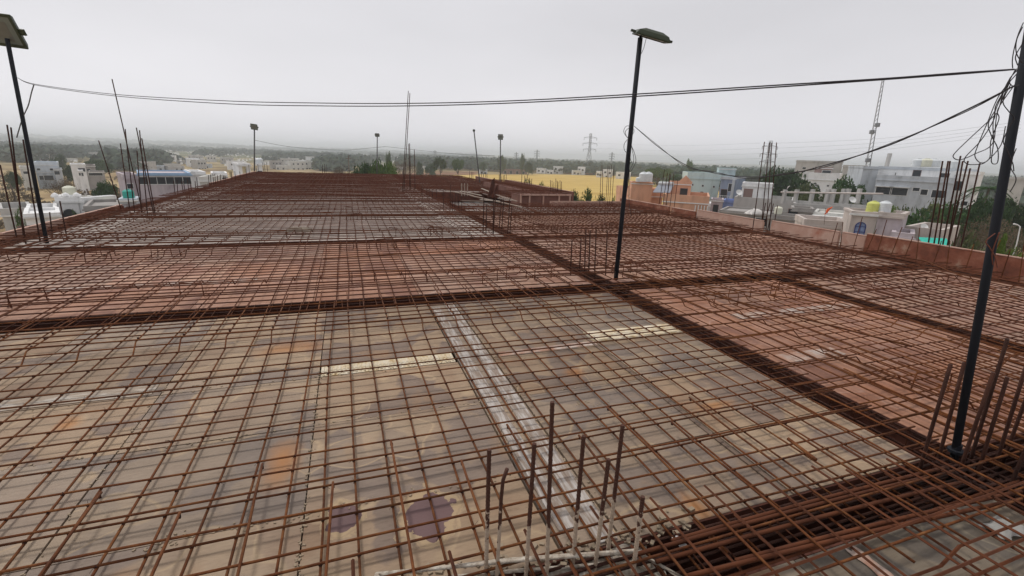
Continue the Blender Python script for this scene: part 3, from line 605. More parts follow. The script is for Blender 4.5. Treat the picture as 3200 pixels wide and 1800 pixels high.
# ------------------------------------------------------------------ edge boards
def board(p0, p1, h, mat, label, th=.05, z0=-.5, group='edge boards around the deck'):
    p0, p1 = Vector(p0), Vector(p1); d = p1-p0; L_ = d.length
    t = thing('edge_board', label, 'edge board', (p0.x, p0.y, z0), math.atan2(d.y, d.x), group)
    MB().box((0, -th/2, 0), (L_, th/2, h-z0)).build('panel', mat, t)
    n = max(1, int(L_/1.2)); m_ = MB()
    for i in range(n+1): m_.box((min(L_-.04, L_*i/n), -th/2-.03, -.02), (min(L_-.04, L_*i/n)+.035, -th/2-.003, h-z0-.03)); 
    m_.build('stiffener', mat, t)
    MB().box((0, -th/2-.008, h-z0+.002), (L_, th/2+.008, h-z0+.02)).build('rim', BOARDP, t)
xe = -6.28
board((xe,6.5,0), (xe,10.9,0), .08, BOARD, 'orange edge board at the left border of the photo')
board((xe,11.5,0), (xe,13.6,0), .045, BOARDP, 'pale end of the left edge board beside the left lamp post')
board((xe,13.65,0), (xe,16.8,0), .04, BOARD, 'long orange edge board on the left, in front of the small temple')
board((xe,16.9,0), (xe,19.5,0), -.14, BOARD, 'orange edge board behind the tall leaning bars on the left')
board((xe,19.6,0), (xe,25.0,0), -.16, BOARD, 'orange edge board in front of the house with blue trim')
board((xe,26.7,0), (xe,31.5,0), .05, BOARD, 'distant orange edge board left, before the white houses')
board((xe,31.6,0), (xe,39.5,0), .1, BOARD, 'farthest orange edge board at the left far corner')
board((11.2,-2.5,0), (11.2,7.3,0), .36, BOARD, 'orange-brown edge board at the right border of the photo')
board((11.25,7.35,0), (11.25,7.9,0), .3, BOARDP, 'short reddish block between two edge boards on the right')
board((11.2,7.95,0), (11.2,9.9,0), .3, BOARDP, 'stained pinkish edge board left of the house with the yellow tank')
board((11.2,10.2,0), (11.2,12.9,0), .26, BOARDP, 'pale pink edge board in front of the blue house')
board((11.15,12.95,0), (11.15,14.2,0), .2, BOARD, 'orange edge board with raised peak before the orange house')
board((11.1,14.3,0), (11.1,17.6,0), .22, BOARD, 'orange edge board from the back corner to the orange house')
board((7.6,17.15,0), (10.9,17.15,0), .12, BOARDP, 'thin pale board along the back edge of the right wing')
# raised box with timber framing
BOARDB = noisemat('board_shaded', [(.3, (.13,.06,.045)), (.7, (.22,.11,.085))], 2, .9, world=True)  # darker copy of the orange board, its shadow tone painted in
t = thing('panelled_box', 'brown panelled formwork box with pale posts at the back of the right wing', 'formwork', (6.55, 17.7, -.1))
MB().box((0,0,0), (2.2,1.1,.42)).build('panel', BOARDB, t); MB().box((1.0,1.1,0), (2.2,9,.42)).build('panel', BOARDB, t)
for i, x in enumerate((-.02,.35,.95,1.65,2.14)): MB().box((x,-.05,-.02), (x+.06,-.003,.4)).build('post', BOARDP, t)
MB().box((-.02,-.06,.403), (2.22,.0,.47)).build('rail', BOARDP, t)
mat_of_bars(6.55, 8.7, 17.8, 18.7, 'rebar on top of the panelled box', 0, seed=50).location.z = .36
mat_of_bars(7.6, 8.7, 19.2, 26.4, 'raised rebar grid behind the panelled box', 0, seed=51).location.z = .38
board((8.85,17.7,0), (8.85,26.6,0), .46, BOARDB, 'brown edge board running back from the panelled box', z0=.1)
board((9.02,28,0), (9.02,34,0), .3, BOARDB, 'short distant edge board against the wheat field')
OLDW = noisemat('old_plank', [(.3, (.2,.14,.1)), (.7, (.36,.29,.24))], 5, .9, world=True)
# planks and pipes around the stair opening
for (a, c, w, mt, lab) in (((1470,612),(1630,648),.12,OLDW,'long pale plank sloping down to the right over the stair opening'), ((1395,596),(1478,612),.1,OLDW,'pale plank left of the stair opening'), ((1440,598),(1505,612),.08,STRPT,'short white plank behind the stair opening'),
        ((1505,590),(1530,600),.1,STRPT,'white sheet edge by the stair opening'), ((1500,625),(1560,630),.14,STRPT,'white board lying at the front of the stair opening'), ((1440,628),(1510,631),.08,OLDW,'pale lath in front of the stair opening'), ((1600,598),(1628,600),.1,STRPT,'crumpled white sheet behind the stair opening'), ((1545,608),(1615,630),.1,OLDW,'second pale plank parallel to the sloping one')):
    p0, p1 = G(*a, .12), G(*c, .12); d = p1-p0; m_ = MB().box((0,-w*.3,0), (d.length, w*.3, .03)); o = m_.build('plank', mt); o.location = p0; o.rotation_euler = (0,0,math.atan2(d.y,d.x)); tag(o, lab, 'plank')
for (x, y, h, lab) in ((1535,616,.85,'upright brown sheet left of the stair opening'), (1548,618,.6,'second upright brown sheet by the stair opening')):
    p = G(x, y); m_ = MB(); m_.add([(-.2,0,0),(.2,0,0),(.12,0,h),(-.02,0,h*.9),(-.2,.03,0),(.2,.03,0),(.12,.03,h),(-.02,.03,h*.9)], [(0,1,2,3),(7,6,5,4),(0,4,5,1),(1,5,6,2),(2,6,7,3),(3,7,4,0)])
    o = m_.build('sheet_panel', TROUGH); o.location = p; o.rotation_euler = (.1, 0, .4); tag(o, lab, 'sheet')
for x in (1443, 1452, 1461):
    p = G(x, 600); o = MB().box((-.03,-.03,-.2), (.02,.02,.42)).build('wooden_peg', OLDW); o.location = p; tag(o, 'short pale upright batten near the stair opening', 'batten', 'battens near the stair opening')
# cloth bundle, papers
def rag(name, c, sx, sy, h, mat, label, cat, seed):
    rr = random.Random(seed); m_ = MB(); g = 14
    for i in range(g+1):
        for j in range(g+1):
            u, v = i/g*2-1, j/g*2-1; r_ = max(0, 1-u*u)*max(0, 1-v*v)
            m_.v.append((u*sx*(1+.15*math.sin(v*5+seed)), v*sy*(1+.2*math.sin(u*4)), h*math.sqrt(r_)*(.7+.5*rr.random())))
    for i in range(g):
        for j in range(g): a = i*(g+1)+j; m_.f.append((a, a+g+1, a+g+2, a+1))
    o = m_.build(name, mat, None, True); o.location = c; return tag(o, label, cat)
rag('sack', G(935,722,.02), .26, .1, .09, flat('sacking', (.22,.18,.14), .95), 'crumpled grey-brown sack lying on the grid of the third bay', 'sack', 1)
rag('plastic_sheet', G(3140,1650,-.02), .1, .06, .03, CONC, 'crumpled whitish plastic sheet in the bottom right corner', 'plastic sheet', 4)
rag('paper_scrap', G(2720,1760,-.04), .035, .1, .012, PATCH, 'torn pale paper strip on the plates at bottom right', 'paper', 5)
rag('paper_scrap', G(2125,1695,.0), .022, .035, .012, WHITE, 'small white scrap caught in the trough bars near the bottom', 'paper', 6)
# ------------------------------------------------------------------ lamp posts
def lamp_post(label, base, top, r, kind, mat, lampw, lampdir=0., z0=-.3):
    B = G(*base); T = AT(*top, B); t = thing('lamp_post', label, 'lamp post', (B.x, B.y, z0), group='floodlight posts on the deck'); o = Vector(t.location)
    E = B-(T-B)*((B.z-z0)/(T.z-B.z)) if abs(T.z-B.z) > .1 else B
    MB().tube([E-o, (E+T)/2-o, T-o], r, 10).build('pole', mat, t, True)
    return t, T, o
def frame_at(origin, xdir, ndir):           # x along the lamp, z out of the glass
    x = xdir.normalized(); n = (ndir-x*ndir.dot(x)).normalized(); y = n.cross(x)
    m4 = Matrix((x, y, n)).transposed().to_4x4(); m4.translation = origin; return m4
def floodlight(t, m4, w, h, d, glass, fins=False):
    m_ = MB()   # tapered housing behind a flange
    vs = [(-w/2,-h/2,0),(w/2,-h/2,0),(w/2,h/2,0),(-w/2,h/2,0),(-w/2*.86,-h/2*.8,-d*.6),(w/2*.86,-h/2*.8,-d*.6),(w/2*.86,h/2*.8,-d*.6),(-w/2*.86,h/2*.8,-d*.6),
          (-w/2*.5,-h/2*.45,-d),(w/2*.5,-h/2*.45,-d),(w/2*.5,h/2*.45,-d),(-w/2*.5,h/2*.45,-d)]
    m_.add([m4 @ Vector(v) for v in vs], [(0,1,2,3),(0,4,5,1),(1,5,6,2),(2,6,7,3),(3,7,4,0),(4,8,9,5),(5,9,10,6),(6,10,11,7),(7,11,8,4),(11,10,9,8)])
    for s in (-1, 1): m_.box((s*w/2-.004 if s>0 else -w/2-w*.12, -h*.09, -.03), (w/2+w*.12 if s>0 else -w/2+.004, h*.09, .0), m4)
    hsg = m_.build('housing', LAMPB, t)
    f = MB(); e = w*.07
    for a, c in (((-w/2,-h/2),(w/2,-h/2+e)), ((-w/2,h/2-e),(w/2,h/2)), ((-w/2,-h/2+e),(-w/2+e,h/2-e)), ((w/2-e,-h/2+e),(w/2,h/2-e))): f.box((a[0],a[1],.002), (c[0],c[1],.018), m4)
    f.build('frame', LAMPB, t)
    MB().box((-w/2+e,-h/2+e,.002), (w/2-e,h/2-e,.008), m4).build('glass', glass, t)
    MB().box((-w*.27,-h*.3,.0085), (w*.27,h*.25,.0105), m4).build('reflector', LAMPD if glass is LAMPG else LAMPR, t)
Zv = Vector((0,0,1))
t, T, o = lamp_post('tall dark lamp post in the middle of the photo, its lamp seen from the side', (1925,865), (2001,118), .034, 0, POLE, .6)
cp_base = G(1925,865); T0 = T
PL = AT(1972,98,cp_base); PR = AT(2097,135,cp_base)
xd = (PR-PL); m4 = frame_at((PL+PR)/2-o+Vector((0,0,.0)), xd, Vector((0,0,-1))*.975+F2*.2)
floodlight(t, m4, xd.length*.82, .38, .085, LAMPG)
MB().tube([T-o, T-o+Vector((0,0,.03))], .02, 6).build('bracket', POLE, t)
MB().tube([AT(2020,118,cp_base)-o, AT(2012,150,cp_base)-o, AT(2004,168,cp_base)-o], .004, 5).build('lamp_wire', CABLE, t)
t, T, o = lamp_post('tall lamp post at the left border with its lamp cut by the frame', (145,752), (22,120), .031, 0, POLE, 1)
lb = G(145,752); c = AT(-3,92,lb); m4 = frame_at(c-o, RGT-UPV*.1, Vector((0,0,-1))*.45-F2*.9)
floodlight(t, m4, .68, .52, .12, LAMPD)
t, T, o = lamp_post('thick dark pole carrying cable coils at the right border', (2985,1412), (3232,20), .0225, 0, POLE, 1)
rb = G(2985,1412)
MB().lathe([(.045,0),(.045,.02),(.027,.022),(.027,.06)], (0,0,.3), 12).build('base_plate', POLE, t)
for (lab, bs_, tp, wpx, hpx, r, mt) in (('farthest left floodlight on its thin post, at the left far corner', (795,540), (795,405), 24, 17, .045, LAMPD), ('small distant floodlight in front of the green trees', (1178,545), (1179,427), 15, 10, .04, LAMPD), ('distant floodlight post right of the leaning pole, lamp facing the camera', (1563,590), (1564,436), 17, 16, .032, LAMPG)):
    t, T, o = lamp_post(lab, bs_, tp, r, 1, POLEG, 1); Bq = G(*bs_); dpt = Bq.dot(F2); w = wpx*dpt/FPX; h = hpx*dpt/FPX
    m4 = frame_at(T+Vector((0,0,h*.45))-o, RGT+UPV*(.02 if wpx != 24 else -.12), -F2-Zv*.25); floodlight(t, m4, w*.86, h, w*.25, mt)
t, T, o = lamp_post('leaning distant pole with a small round head', (1500,575), (1481,408), .036, 1, POLEG, 1)
MB().lathe([(.02,-.08),(.07,-.05),(.085,0),(.07,.06),(.02,.08)], tuple(T-o), 12).build('housing', LAMPB, t)
# ------------------------------------------------------------------ cables
def spline(P, k=8):
    out = []; n = len(P)
    for i in range(n-1):
        p0, p1, p2, p3 = P[max(0,i-1)], P[i], P[i+1], P[min(n-1,i+2)]
        for j in range(k):
            t = j/k; out.append(.5*((2*p1)+(p2-p0)*t+(2*p0-5*p1+4*p2-p3)*t*t+(3*p1-p0-3*p2+p3)*t**3))
    out.append(P[-1]); return out
def cable(pts, r, label, mat=CABLE, group=None):
    P = spline([Vector(p) for p in pts]); c = P[0].copy(); o = MB().tube([p-c for p in P], r, 5).build('cable', mat, None, True); o.location = c; return tag(o, label, 'cable', group)
A0, A1 = AT(55,243,lb), AT(3170,217,rb)
def span(p0, p1, q0, q1, pix):     # points on pixel rays at a depth that runs linearly from end to end
    d0, d1 = p0.dot(F2), p1.dot(F2); out = [p0]
    for (x, y) in pix:
        rr_ = ray(x, y); a = Vector((p0.x, p0.y, 0)); b_ = Vector((p1.x, p1.y, 0)); d = b_-a; cr = rr_.x*d.y-rr_.y*d.x
        t = (a.x*d.y-a.y*d.x)/cr; out.append(Vector((rr_.x*t, rr_.y*t, EYE+rr_.z*t)))
    return out+[p1]
cable(span(A0, A1, 0, 0, [(110,263),(350,294),(700,315),(1000,322),(1280,323),(1600,315),(1990,294),(2400,268),(2757,246),(3000,228)]), .0045, 'upper of two thin cables spanning the whole sky')
cable(span(A0, A1, 0, 0, [(112,266),(350,299),(700,324),(1000,331),(1280,331),(1600,322),(1990,301),(2400,274),(2757,249),(3000,231)]), .0045, 'lower of two thin cables spanning the whole sky')
cable([AT(106,264,lb), AT(98,290,lb), AT(88,330,lb), AT(70,370,lb), AT(52,430,lb)], .009, 'loose cable end hanging right of the left lamp post', CABLEG)
C0, C1 = AT(1982,394,cp_base), AT(3172,267,rb)
sp2 = [(2051,454),(2142,515),(2228,540),(2339,553),(2455,545),(2576,517),(2778,454),(3010,348)]
cable(span(C0, C1, 0, 0, sp2), .0045, 'thicker sagging cable from the middle lamp post to the right pole')
cable(span(C0, C1, 0, 0, [(x, y+(5 if i % 2 else -4)) for i, (x, y) in enumerate(sp2)]), .0032, 'thin cable twisted with the sagging one on the right')
F1, F2_, F3 = G(795,540), G(1178,545), G(1563,590)
cable(span(AT(795,438,F1), AT(1205,458,F2_), 0, 0, [(910,459),(1066,469),(1150,463)]), .012, 'faint distant cable between the two farthest floodlights', CABLEG)
cable(span(AT(1205,458,F2_), AT(1545,487,F3), 0, 0, [(1330,472),(1440,482)]), .011, 'faint distant cable right of the small floodlight', CABLEG)
def bundle(base, loops, r, label, mat=CABLE):
    t = thing('cable_coil', label, 'cable coil', tuple(AT(*loops[0][0], base))); o = Vector(t.location)
    for lp in loops: MB().tube([p-o for p in spline([AT(x, y, base)+F2*R.uniform(-.02,.02) for x, y in lp])], r, 5).build('loop', mat, t, True)
s = .4144
Z = lambda pts: [(2900+x*s, y*s) for x, y in pts]
bundle(rb-F2*.06, [Z(q) for q in ([(655,520),(600,650),(520,830),(480,880),(330,1010),(195,1140),(195,1185),(230,1205),(360,1160),(480,1080),(520,850),(650,600)],
 [(660,520),(590,660),(530,800),(480,900),(380,1060),(300,1190),(310,1235),(350,1240),(420,1220),(560,1100),(610,950)],
 [(650,560),(560,720),(470,920),(380,1100),(350,1180),(380,1228),(440,1190),(500,1060),(520,900),(540,820),(640,640)],
 [(640,600),(530,790),(480,920),(475,1080),(490,1220),(500,1225),(510,1120),(480,1020),(475,930),(520,820)],
 [(610,640),(590,760),(590,840),(620,890),(600,960),(565,1060),(570,1130),(620,1230),(640,1290)],
 [(724,170),(660,260),(642,370),(660,450),(668,510)], [(724,200),(680,300),(672,400),(690,480)], [(724,225),(690,320),(685,420),(695,500)],
 [(700,480),(655,520),(620,600),(640,650),(700,640)], [(655,1120),(650,1250),(640,1350),(620,1449)])], .0024, 'tangle of cables tied near the top of the right pole')
bundle(rb-F2*.08, [[(3115,730),(3090,755),(3098,775),(3112,800),(3120,825),(3126,838)], [(3120,725),(3105,790),(3112,830)]], .003, 'reddish cable loop hanging low on the right pole', flat('cable_red', (.16,.05,.03), .6))
zz = lambda pts: [(1900+x*.3106, 400+y*.3106) for x, y in pts]
bundle(cp_base-F2*.05, [zz(q) for q in ([(240,-15),(190,-20),(165,10),(165,50),(200,95),(235,80),(262,30),(240,-15)], [(230,-10),(175,30),(185,80),(215,110)], [(215,100),(170,150),(160,200),(180,240),(215,250)], [(235,180),(265,240),(278,320),(270,370),(230,430),(212,440)], [(225,110),(245,230),(260,330),(215,430)], [(215,430),(205,560),(175,710)], [(212,440),(210,640),(215,760),(232,890)], [(235,20),(215,110),(225,300),(235,340),(215,360)])], .004, 'untidy cable loops hanging on the middle lamp post')
exec_pylons = []
# ------------------------------------------------------------------ trees
def leafmat(name, a, b_, c_):
    m = noisemat(name, [(.3, a), (.5, b_), (.7, c_)], 2.2, .9, world=False, detail=5, rand=.25, spec=.1); return m
LG = leafmat('leaf_green', (.045,.085,.022), (.08,.13,.035), (.12,.18,.055)); LD = leafmat('leaf_dark', (.02,.045,.014), (.038,.078,.024), (.065,.12,.035))
LB = leafmat('leaf_dry', (.09,.07,.045), (.13,.1,.065), (.17,.14,.09)); LY = leafmat('leaf_bright', (.1,.17,.03), (.16,.25,.05), (.24,.33,.08))
LO = leafmat('leaf_olive', (.06,.075,.03), (.1,.12,.05), (.15,.17,.07))
BARK = flat('bark', (.12,.09,.07), .95)
def crown_mesh(seed, n, ls, lobes, shape='broad'):
    rr = random.Random(seed); m_ = MB(); L_ = []
    for i in range(lobes):
        a = rr.uniform(0, 6.28); q = rr.random()**.6
        if shape == 'broad': L_.append((math.cos(a)*q*.68, math.sin(a)*q*.68, rr.uniform(.64,.86)-q*.1, rr.uniform(.17,.27)))
        elif shape == 'full': L_.append((math.cos(a)*q*.66, math.sin(a)*q*.66, rr.uniform(.3,.84)-q*.08, rr.uniform(.15,.27)))
        elif shape == 'tall': L_.append((math.cos(a)*q*.5, math.sin(a)*q*.5, rr.uniform(.25,.88), rr.uniform(.18,.34)))
        elif shape == 'cone': z = rr.uniform(.08,.92); L_.append((math.cos(a)*q*(1-z)*.6, math.sin(a)*q*(1-z)*.6, z, .12+.22*(1-z)))
        else: L_.append((math.cos(a)*q*.75, math.sin(a)*q*.75, rr.uniform(.1,.7)*(1-.4*q), rr.uniform(.18,.34)))
    for i in range(n):
        cx, cy, cz, r = rr.choice(L_); v = Vector((rr.gauss(0,1), rr.gauss(0,1), rr.gauss(0,1))).normalized()*r*rr.uniform(.55,1.08)
        c = Vector((cx+v.x, cy+v.y, cz+v.z*(.55 if shape == 'broad' else .75))); a = Vector((rr.gauss(0,1), rr.gauss(0,1), rr.gauss(0,1))).normalized(); b_ = a.orthogonal().normalized(); s_ = ls*rr.uniform(.5,1.4)
        m_.add([c-a*s_, c-b_*s_*.5, c+a*s_, c+b_*s_*.5], [(0,1,2,3)])
    t_ = MB(); t_.tube([(0,0,0),(.02,.01,.25),(-.01,.02,.5),(.02,0,.7)], .045, 7, .02)
    for (x, y, z, r) in L_[:9]: t_.tube([(0,.01,.28+.15*rr.random()), (x*.45, y*.45, z*.62+.05), (x, y, z)], .02, 5, .006)
    return m_, t_
def proto(name, seed, n, ls, lobes, shape, leaf):
    t = thing(name, '-', 'tree', (0,0,0)); c, k = crown_mesh(seed, n, ls, lobes, shape); c.build('crown', leaf, t); k.build('trunk', BARK, t, True); return t
PR = {'full': proto('broadleaf_tree', 14, 6500, .034, 30, 'full', LG), 'broad': proto('broadleaf_tree', 1, 5200, .035, 26, 'broad', LG), 'dark': proto('broadleaf_tree', 2, 7000, .034, 30, 'full', LD), 'tall': proto('tall_tree', 3, 3000, .045, 18, 'tall', LG), 'dry': proto('dry_tree', 4, 4200, .013, 26, 'broad', LB),
      'bush': proto('bush', 5, 5000, .035, 20, 'bush', LG), 'bushd': proto('bush', 6, 6000, .035, 22, 'bush', LD), 'bushy': proto('bush', 7, 4500, .032, 18, 'bush', LY), 'olive': proto('bush', 8, 6000, .034, 24, 'bush', LO), 'scrub': proto('dry_bush', 9, 6500, .017, 18, 'bush', LB), 'cone': proto('conical_tree', 10, 4500, .035, 26, 'cone', LY), 'oliveT': proto('broadleaf_tree', 12, 6000, .034, 26, 'full', LO)}
used = set()
def tree(kind, px, ytop, wpx, dist, label, cat='tree', group=None, zbase=None, hmul=1.):
    p = D(px, ytop, dist); zb = gz(p.x, p.y) if zbase is None else zbase; h = (p.z-zb)*hmul; w = wpx*dist/FPX*.98
    o = PR[kind] if kind not in used else copy_tree(PR[kind]); used.add(kind)
    o.location = (p.x, p.y, zb); o.scale = (w/1.6, w/1.6, h/(.8 if kind in ('bush','bushd','bushy','olive','scrub') else 1.02)); o.rotation_euler = (0, 0, R.uniform(0, 6.28)); tag(o, label, cat)
    if group: o['group'] = group
    elif 'group' in o: del o['group']
    return o
tree('dark', 2465, 506, 165, 108, 'large dark green tree left of the white house on the right')
tree('dark', 2655, 533, 118, 98, 'dark tree between the white house and the grey-blue building')
tree('olive', 2545, 563, 95, 88, 'low olive bush behind the concrete pillars', 'bush', zbase=-6)
tree('olive', 2640, 575, 80, 86, 'low olive bush right behind the concrete pillars', 'bush', zbase=-6)
tree('oliveT', 2850, 600, 150, 62, 'yellow-green leafy tree behind the house with the yellow tank')
tree('dark', 2930, 600, 150, 66, 'dark bushy tree behind the tall column bars on the right')
tree('bushd', 2900, 640, 190, 58, 'dark thicket low behind the white terrace', 'bush')
tree('dark', 3030, 620, 150, 75, 'dark green tree below the palm')
tree('dark', 3110, 588, 130, 78, 'dense tree beneath the palm crown')
tree('dry', 3030, 655, 200, 55, 'grey-brown half-bare tree right of the tall column bars')
tree('dry', 3150, 650, 170, 60, 'brown half-bare tree behind the right pole')
tree('dark', 3190, 590, 120, 85, 'dark tree at the right border of the photo')
tree('scrub', 3100, 700, 220, 50, 'dry brush below the trees near the right border', 'bush')
tree('scrub', 2960, 690, 130, 52, 'dry brush under the dark thicket', 'bush')
tree('olive', 3010, 700, 110, 42, 'olive green bush behind the right edge board', 'bush', zbase=-8)
tree('olive', 3070, 745, 130, 38, 'low olive shrub left of the right pole', 'bush', zbase=-8)
tree('cone', 3146, 722, 52, 34, 'bright green pointed shrub right of the right pole', zbase=-4.4)
tree('bushy', 2885, 695, 70, 50, 'bright yellow-green bush behind the white terrace', 'bush', zbase=-5.5)
tree('bushy', 3185, 755, 60, 34, 'bright green leaves at the right border', 'bush', zbase=-5)
tree('bushy', 2790, 632, 22, 43, 'small lime green bush beside the white water tank', 'bush', zbase=-2.2)
for i, (x, y, w, d_) in enumerate(((1795,592,70,52),(1840,588,80,50),(1885,600,70,47),(1918,612,40,45))): tree('bushd' if i % 2 == 0 else 'bush', x, y, w, d_, ['leftmost', 'second', 'third', 'rightmost'][i]+' bush of the row between the box and the orange board', 'bush', 'bushes at the edge of the wheat field', zbase=-6)
tree('bushd', 1650, 556, 42, 70, 'dark palm-like bush behind the raised bars', 'bush', zbase=-6.5)
tree('bush', 1690, 568, 35, 66, 'small bush right of the palm-like one at the field edge', 'bush', zbase=-6.5)
tree('dark', 1150, 479, 140, 80, 'large green tree behind the far end of the deck')
tree('full', 1205, 487, 115, 78, 'right part of the green tree group, behind the small floodlight')
tree('dark', 1112, 500, 80, 84, 'dark green tree at the left of the group behind the deck')
tree('bush', 1140, 528, 70, 110, 'low green bush before the large green tree', 'bush')
tree('dry', 1055, 508, 62, 130, 'bare umbrella-shaped tree left of the green trees')
tree('dry', 1258, 488, 90, 150, 'wide bare tree behind the very tall pair of bars')
tree('tall', 1214, 477, 22, 190, 'tall grey-green tree behind the green tree group')
tree('broad', 1376, 481, 44, 200, 'round green tree left of the leaning pole'); tree('broad', 1432, 487, 40, 210, 'second round green tree nearer the leaning pole')
tree('dark', 1310, 498, 26, 230, 'small dark round tree right of the wide bare tree'); tree('dark', 1345, 504, 34, 240, 'dark tree left of the round green tree')
tree('dark', 1508, 500, 26, 330, 'dark tree right of the leaning pole'); tree('tall', 1568, 487, 36, 330, 'loose grey tree behind the third distant floodlight')
tree('tall', 1633, 480, 18, 340, 'slender tall tree between the two faint pylons'); tree('dark', 1653, 500, 30, 330, 'dark rounded tree right of the slender tall one')
tree('broad', 2062, 516, 84, 220, 'wide domed green tree behind the orange house'); tree('tall', 2155, 500, 26, 260, 'tall airy tree behind the blue-white house')
tree('dark', 2110, 535, 60, 180, 'dark tree right of the domed one behind the orange house')
# palm
def palm(px, ytop, dist, label, s=1.):
    p = D(px, ytop, dist); zb = gz(p.x, p.y); h = p.z-zb-1.; t = thing('palm_tree', label, 'palm', (p.x, p.y, zb)); rr = random.Random(3)
    MB().tube([(0,0,0),(.2,.1,h*.5),(.1,0,h)], .18, 8, .12).build('trunk', BARK, t, True)
    for i in range(16):
        a = i*2.4; el = rr.uniform(-.1, 1.1); u = Vector((math.cos(a), math.sin(a), 0)); m_ = MB(); P_ = []
        for k in range(9): q = k/8; P_.append(Vector((.1,0,h))+u*(2.5*q*math.cos(el*.6))*s+Vector((0,0,(1.6*q*math.sin(el)-1.9*q*q)))*s)
        m_.tube(P_, .03, 4, .01)
        for k in range(1, 40):
            q = k/40*8; i0 = int(q); c = P_[i0].lerp(P_[min(8,i0+1)], q-i0); w = u.cross(Zv)
            for sg in (-1, 1):
                e = c+w*sg*.5*s*math.sin(k/40*3)+u*.22-Zv*.2; m_.add([c-u*.03, c+u*.03, e], [(0,1,2)])
        m_.build('frond', LD, t)
palm(3098, 560, 78, 'palm tree rising above the dark trees near the right pole'); palm(1652, 560, 66, 'low palm at the edge of the wheat field', .55)
# ------------------------------------------------------------------ houses
def tank(parent_top, label, colr, r=.55, h=1.2, name='water_tank'):
    m_ = MB(); prof = [(r*.97,0)]; k = 5
    for i in range(k): z = h*.8*i/k; prof += [(r, z+.02), (r*.95, z+h*.8/k*.5), (r, z+h*.8/k-.02)]
    prof += [(r*.98,h*.8),(r*.6,h*.95),(r*.3,h*.97)]; m_.lathe(prof, (0,0,0), 18); t = thing(name, label, 'water tank', tuple(parent_top)); m_.build('body', TK[colr], t, True)
    MB().lathe([(r*.32,h*.97),(r*.32,h*1.03),(r*.1,h*1.04)], (0,0,0), 12).build('lid', TK[colr], t); return t
def house(label, xl, xr, yt, d, dep, mat, yaw=0., wins=(), roof='parapet', band=None, zb=None, name='house', side=(), trim=None, ym=None, par=.5, cat='house', group=None):
    """front-left corner on pixel xl at distance d; front runs to pixel xr, turned by yaw; top at yt"""
    P0 = D(xl, yt, d); perp = Vector((P0.y, -P0.x, 0)).normalized(); u = Matrix.Rotation(yaw, 3, 'Z') @ perp; back = Vector((-u.y, u.x, 0))
    if back.dot(P0) < 0: back = -back
    rr_ = ray(xr, yt); cr = rr_.x*u.y-rr_.y*u.x; w = (P0.x*rr_.y-P0.y*rr_.x)/(u.x*-rr_.y+u.y*rr_.x)*1.0
    w = abs((P0.x*rr_.y-P0.y*rr_.x)/cr)
    g0 = gz(P0.x, P0.y) if zb is None else zb; H = P0.z-g0
    t = thing(name, label, cat, (P0.x, P0.y, g0), math.atan2(u.y, u.x), group)
    b = MB(); b.box((0,0,0), (w,dep,H-par)); b.build('wall', mat, t)
    tm = trim or mat
    p_ = MB(); th = .18
    for a, c in (((-.06,-.06),(w+.06,th)), ((-.06,dep-th),(w+.06,dep+.06)), ((-.06,th),(th,dep-th)), ((w-th,th),(w+.06,dep-th))): p_.box((a[0],a[1],H-par+.003), (c[0],c[1],H))
    p_.build('parapet', tm, t)
    q = MB(); q.box((-.16,-.16,H-par-.14), (w+.16,-.003,H-par)); q.build('cornice', TRIM if trim is None else trim, t)
    if band:
        for z in band: MB().box((-.1,-.12,H-z-.1), (w+.1,-.003,H-z)).build('cornice', TRIM if trim is None else trim, t)
    for (uu, z, ww, hh, *kd) in wins:
        k = kd[0] if kd else 'w'; x = uu*w; z1 = H-z
        f = MB(); f.box((x-ww/2-.06,-.05,z1-hh-.06), (x+ww/2+.06,-.003,z1-hh)); f.box((x-ww/2-.06,-.05,z1), (x+ww/2+.06,-.003,z1+.06)); f.box((x-ww/2-.06,-.05,z1-hh), (x-ww/2,-.003,z1)); f.box((x+ww/2,-.05,z1-hh), (x+ww/2+.06,-.003,z1))
        fo = f.build('door' if k == 'd' else 'window', TRIM if k != 'd' else WM['brown'], t)
        MB().box((x-ww/2,-.025,z1-hh), (x+ww/2,-.004,z1)).build('pane', DARK, fo)
        if k == 's': MB().box((x-ww/2-.2,-.5,z1+.1), (x+ww/2+.2,-.004,z1+.17)).build('sunshade', TRIM, t)
    for (vv, z, ww, hh) in side:    # openings on the left or right flank
        s_ = 1 if vv > 0 else -1; y = abs(vv)*dep; x = w+.004 if s_ > 0 else -.004
        MB().box((min(x,x+s_*.03), y-ww/2, H-z-hh), (max(x,x+s_*.03), y+ww/2, H-z)).build('window', DARK, t)
    t['_w'] = w; t['_H'] = H
    def pt(a, b_, z=0): v = P0+u*a+back*b_; v.z = P0.z+z; return v
    return t, w, H, pt
# --- right side
t, w, H, pt = house('orange house, lower terrace with white band and railing', 2075, 2218, 606, 72, 9, WM['orange'], -.06, [(.35,1.9,.5,.5)], par=1.0)
for i in range(5): MB().box((w*.72+i*.4, -.3, .0), (w*.72+i*.4+.14, -.16, H-1.3)).build('pillar', TRIM, t)
t2, w2, H2, pt2 = house('left wing of the orange house below the white tank', 1971, 2074, 588, 79, 7, WM['orange'], .35, [], par=1.2)
house('orange stair block with gabled front and brown door', 2090, 2161, 567, 77, 4, WM['orange'], -.06, [(.72,.95,1.0,2.1,'d')], par=.3, zb=-5.5)
house('orange tank room at the left of the orange house', 1975, 2041, 568, 78, 3.5, WM['orange'], .1, [], par=.2, zb=-5.)
gb = MB(); gb.add([(0,0,0),(2.,0,0),(1.,0,1.),(0,.3,0),(2.,.3,0),(1.,.3,1.)], [(0,1,2),(5,4,3),(0,3,4,1),(1,4,5,2),(2,5,3,0)])
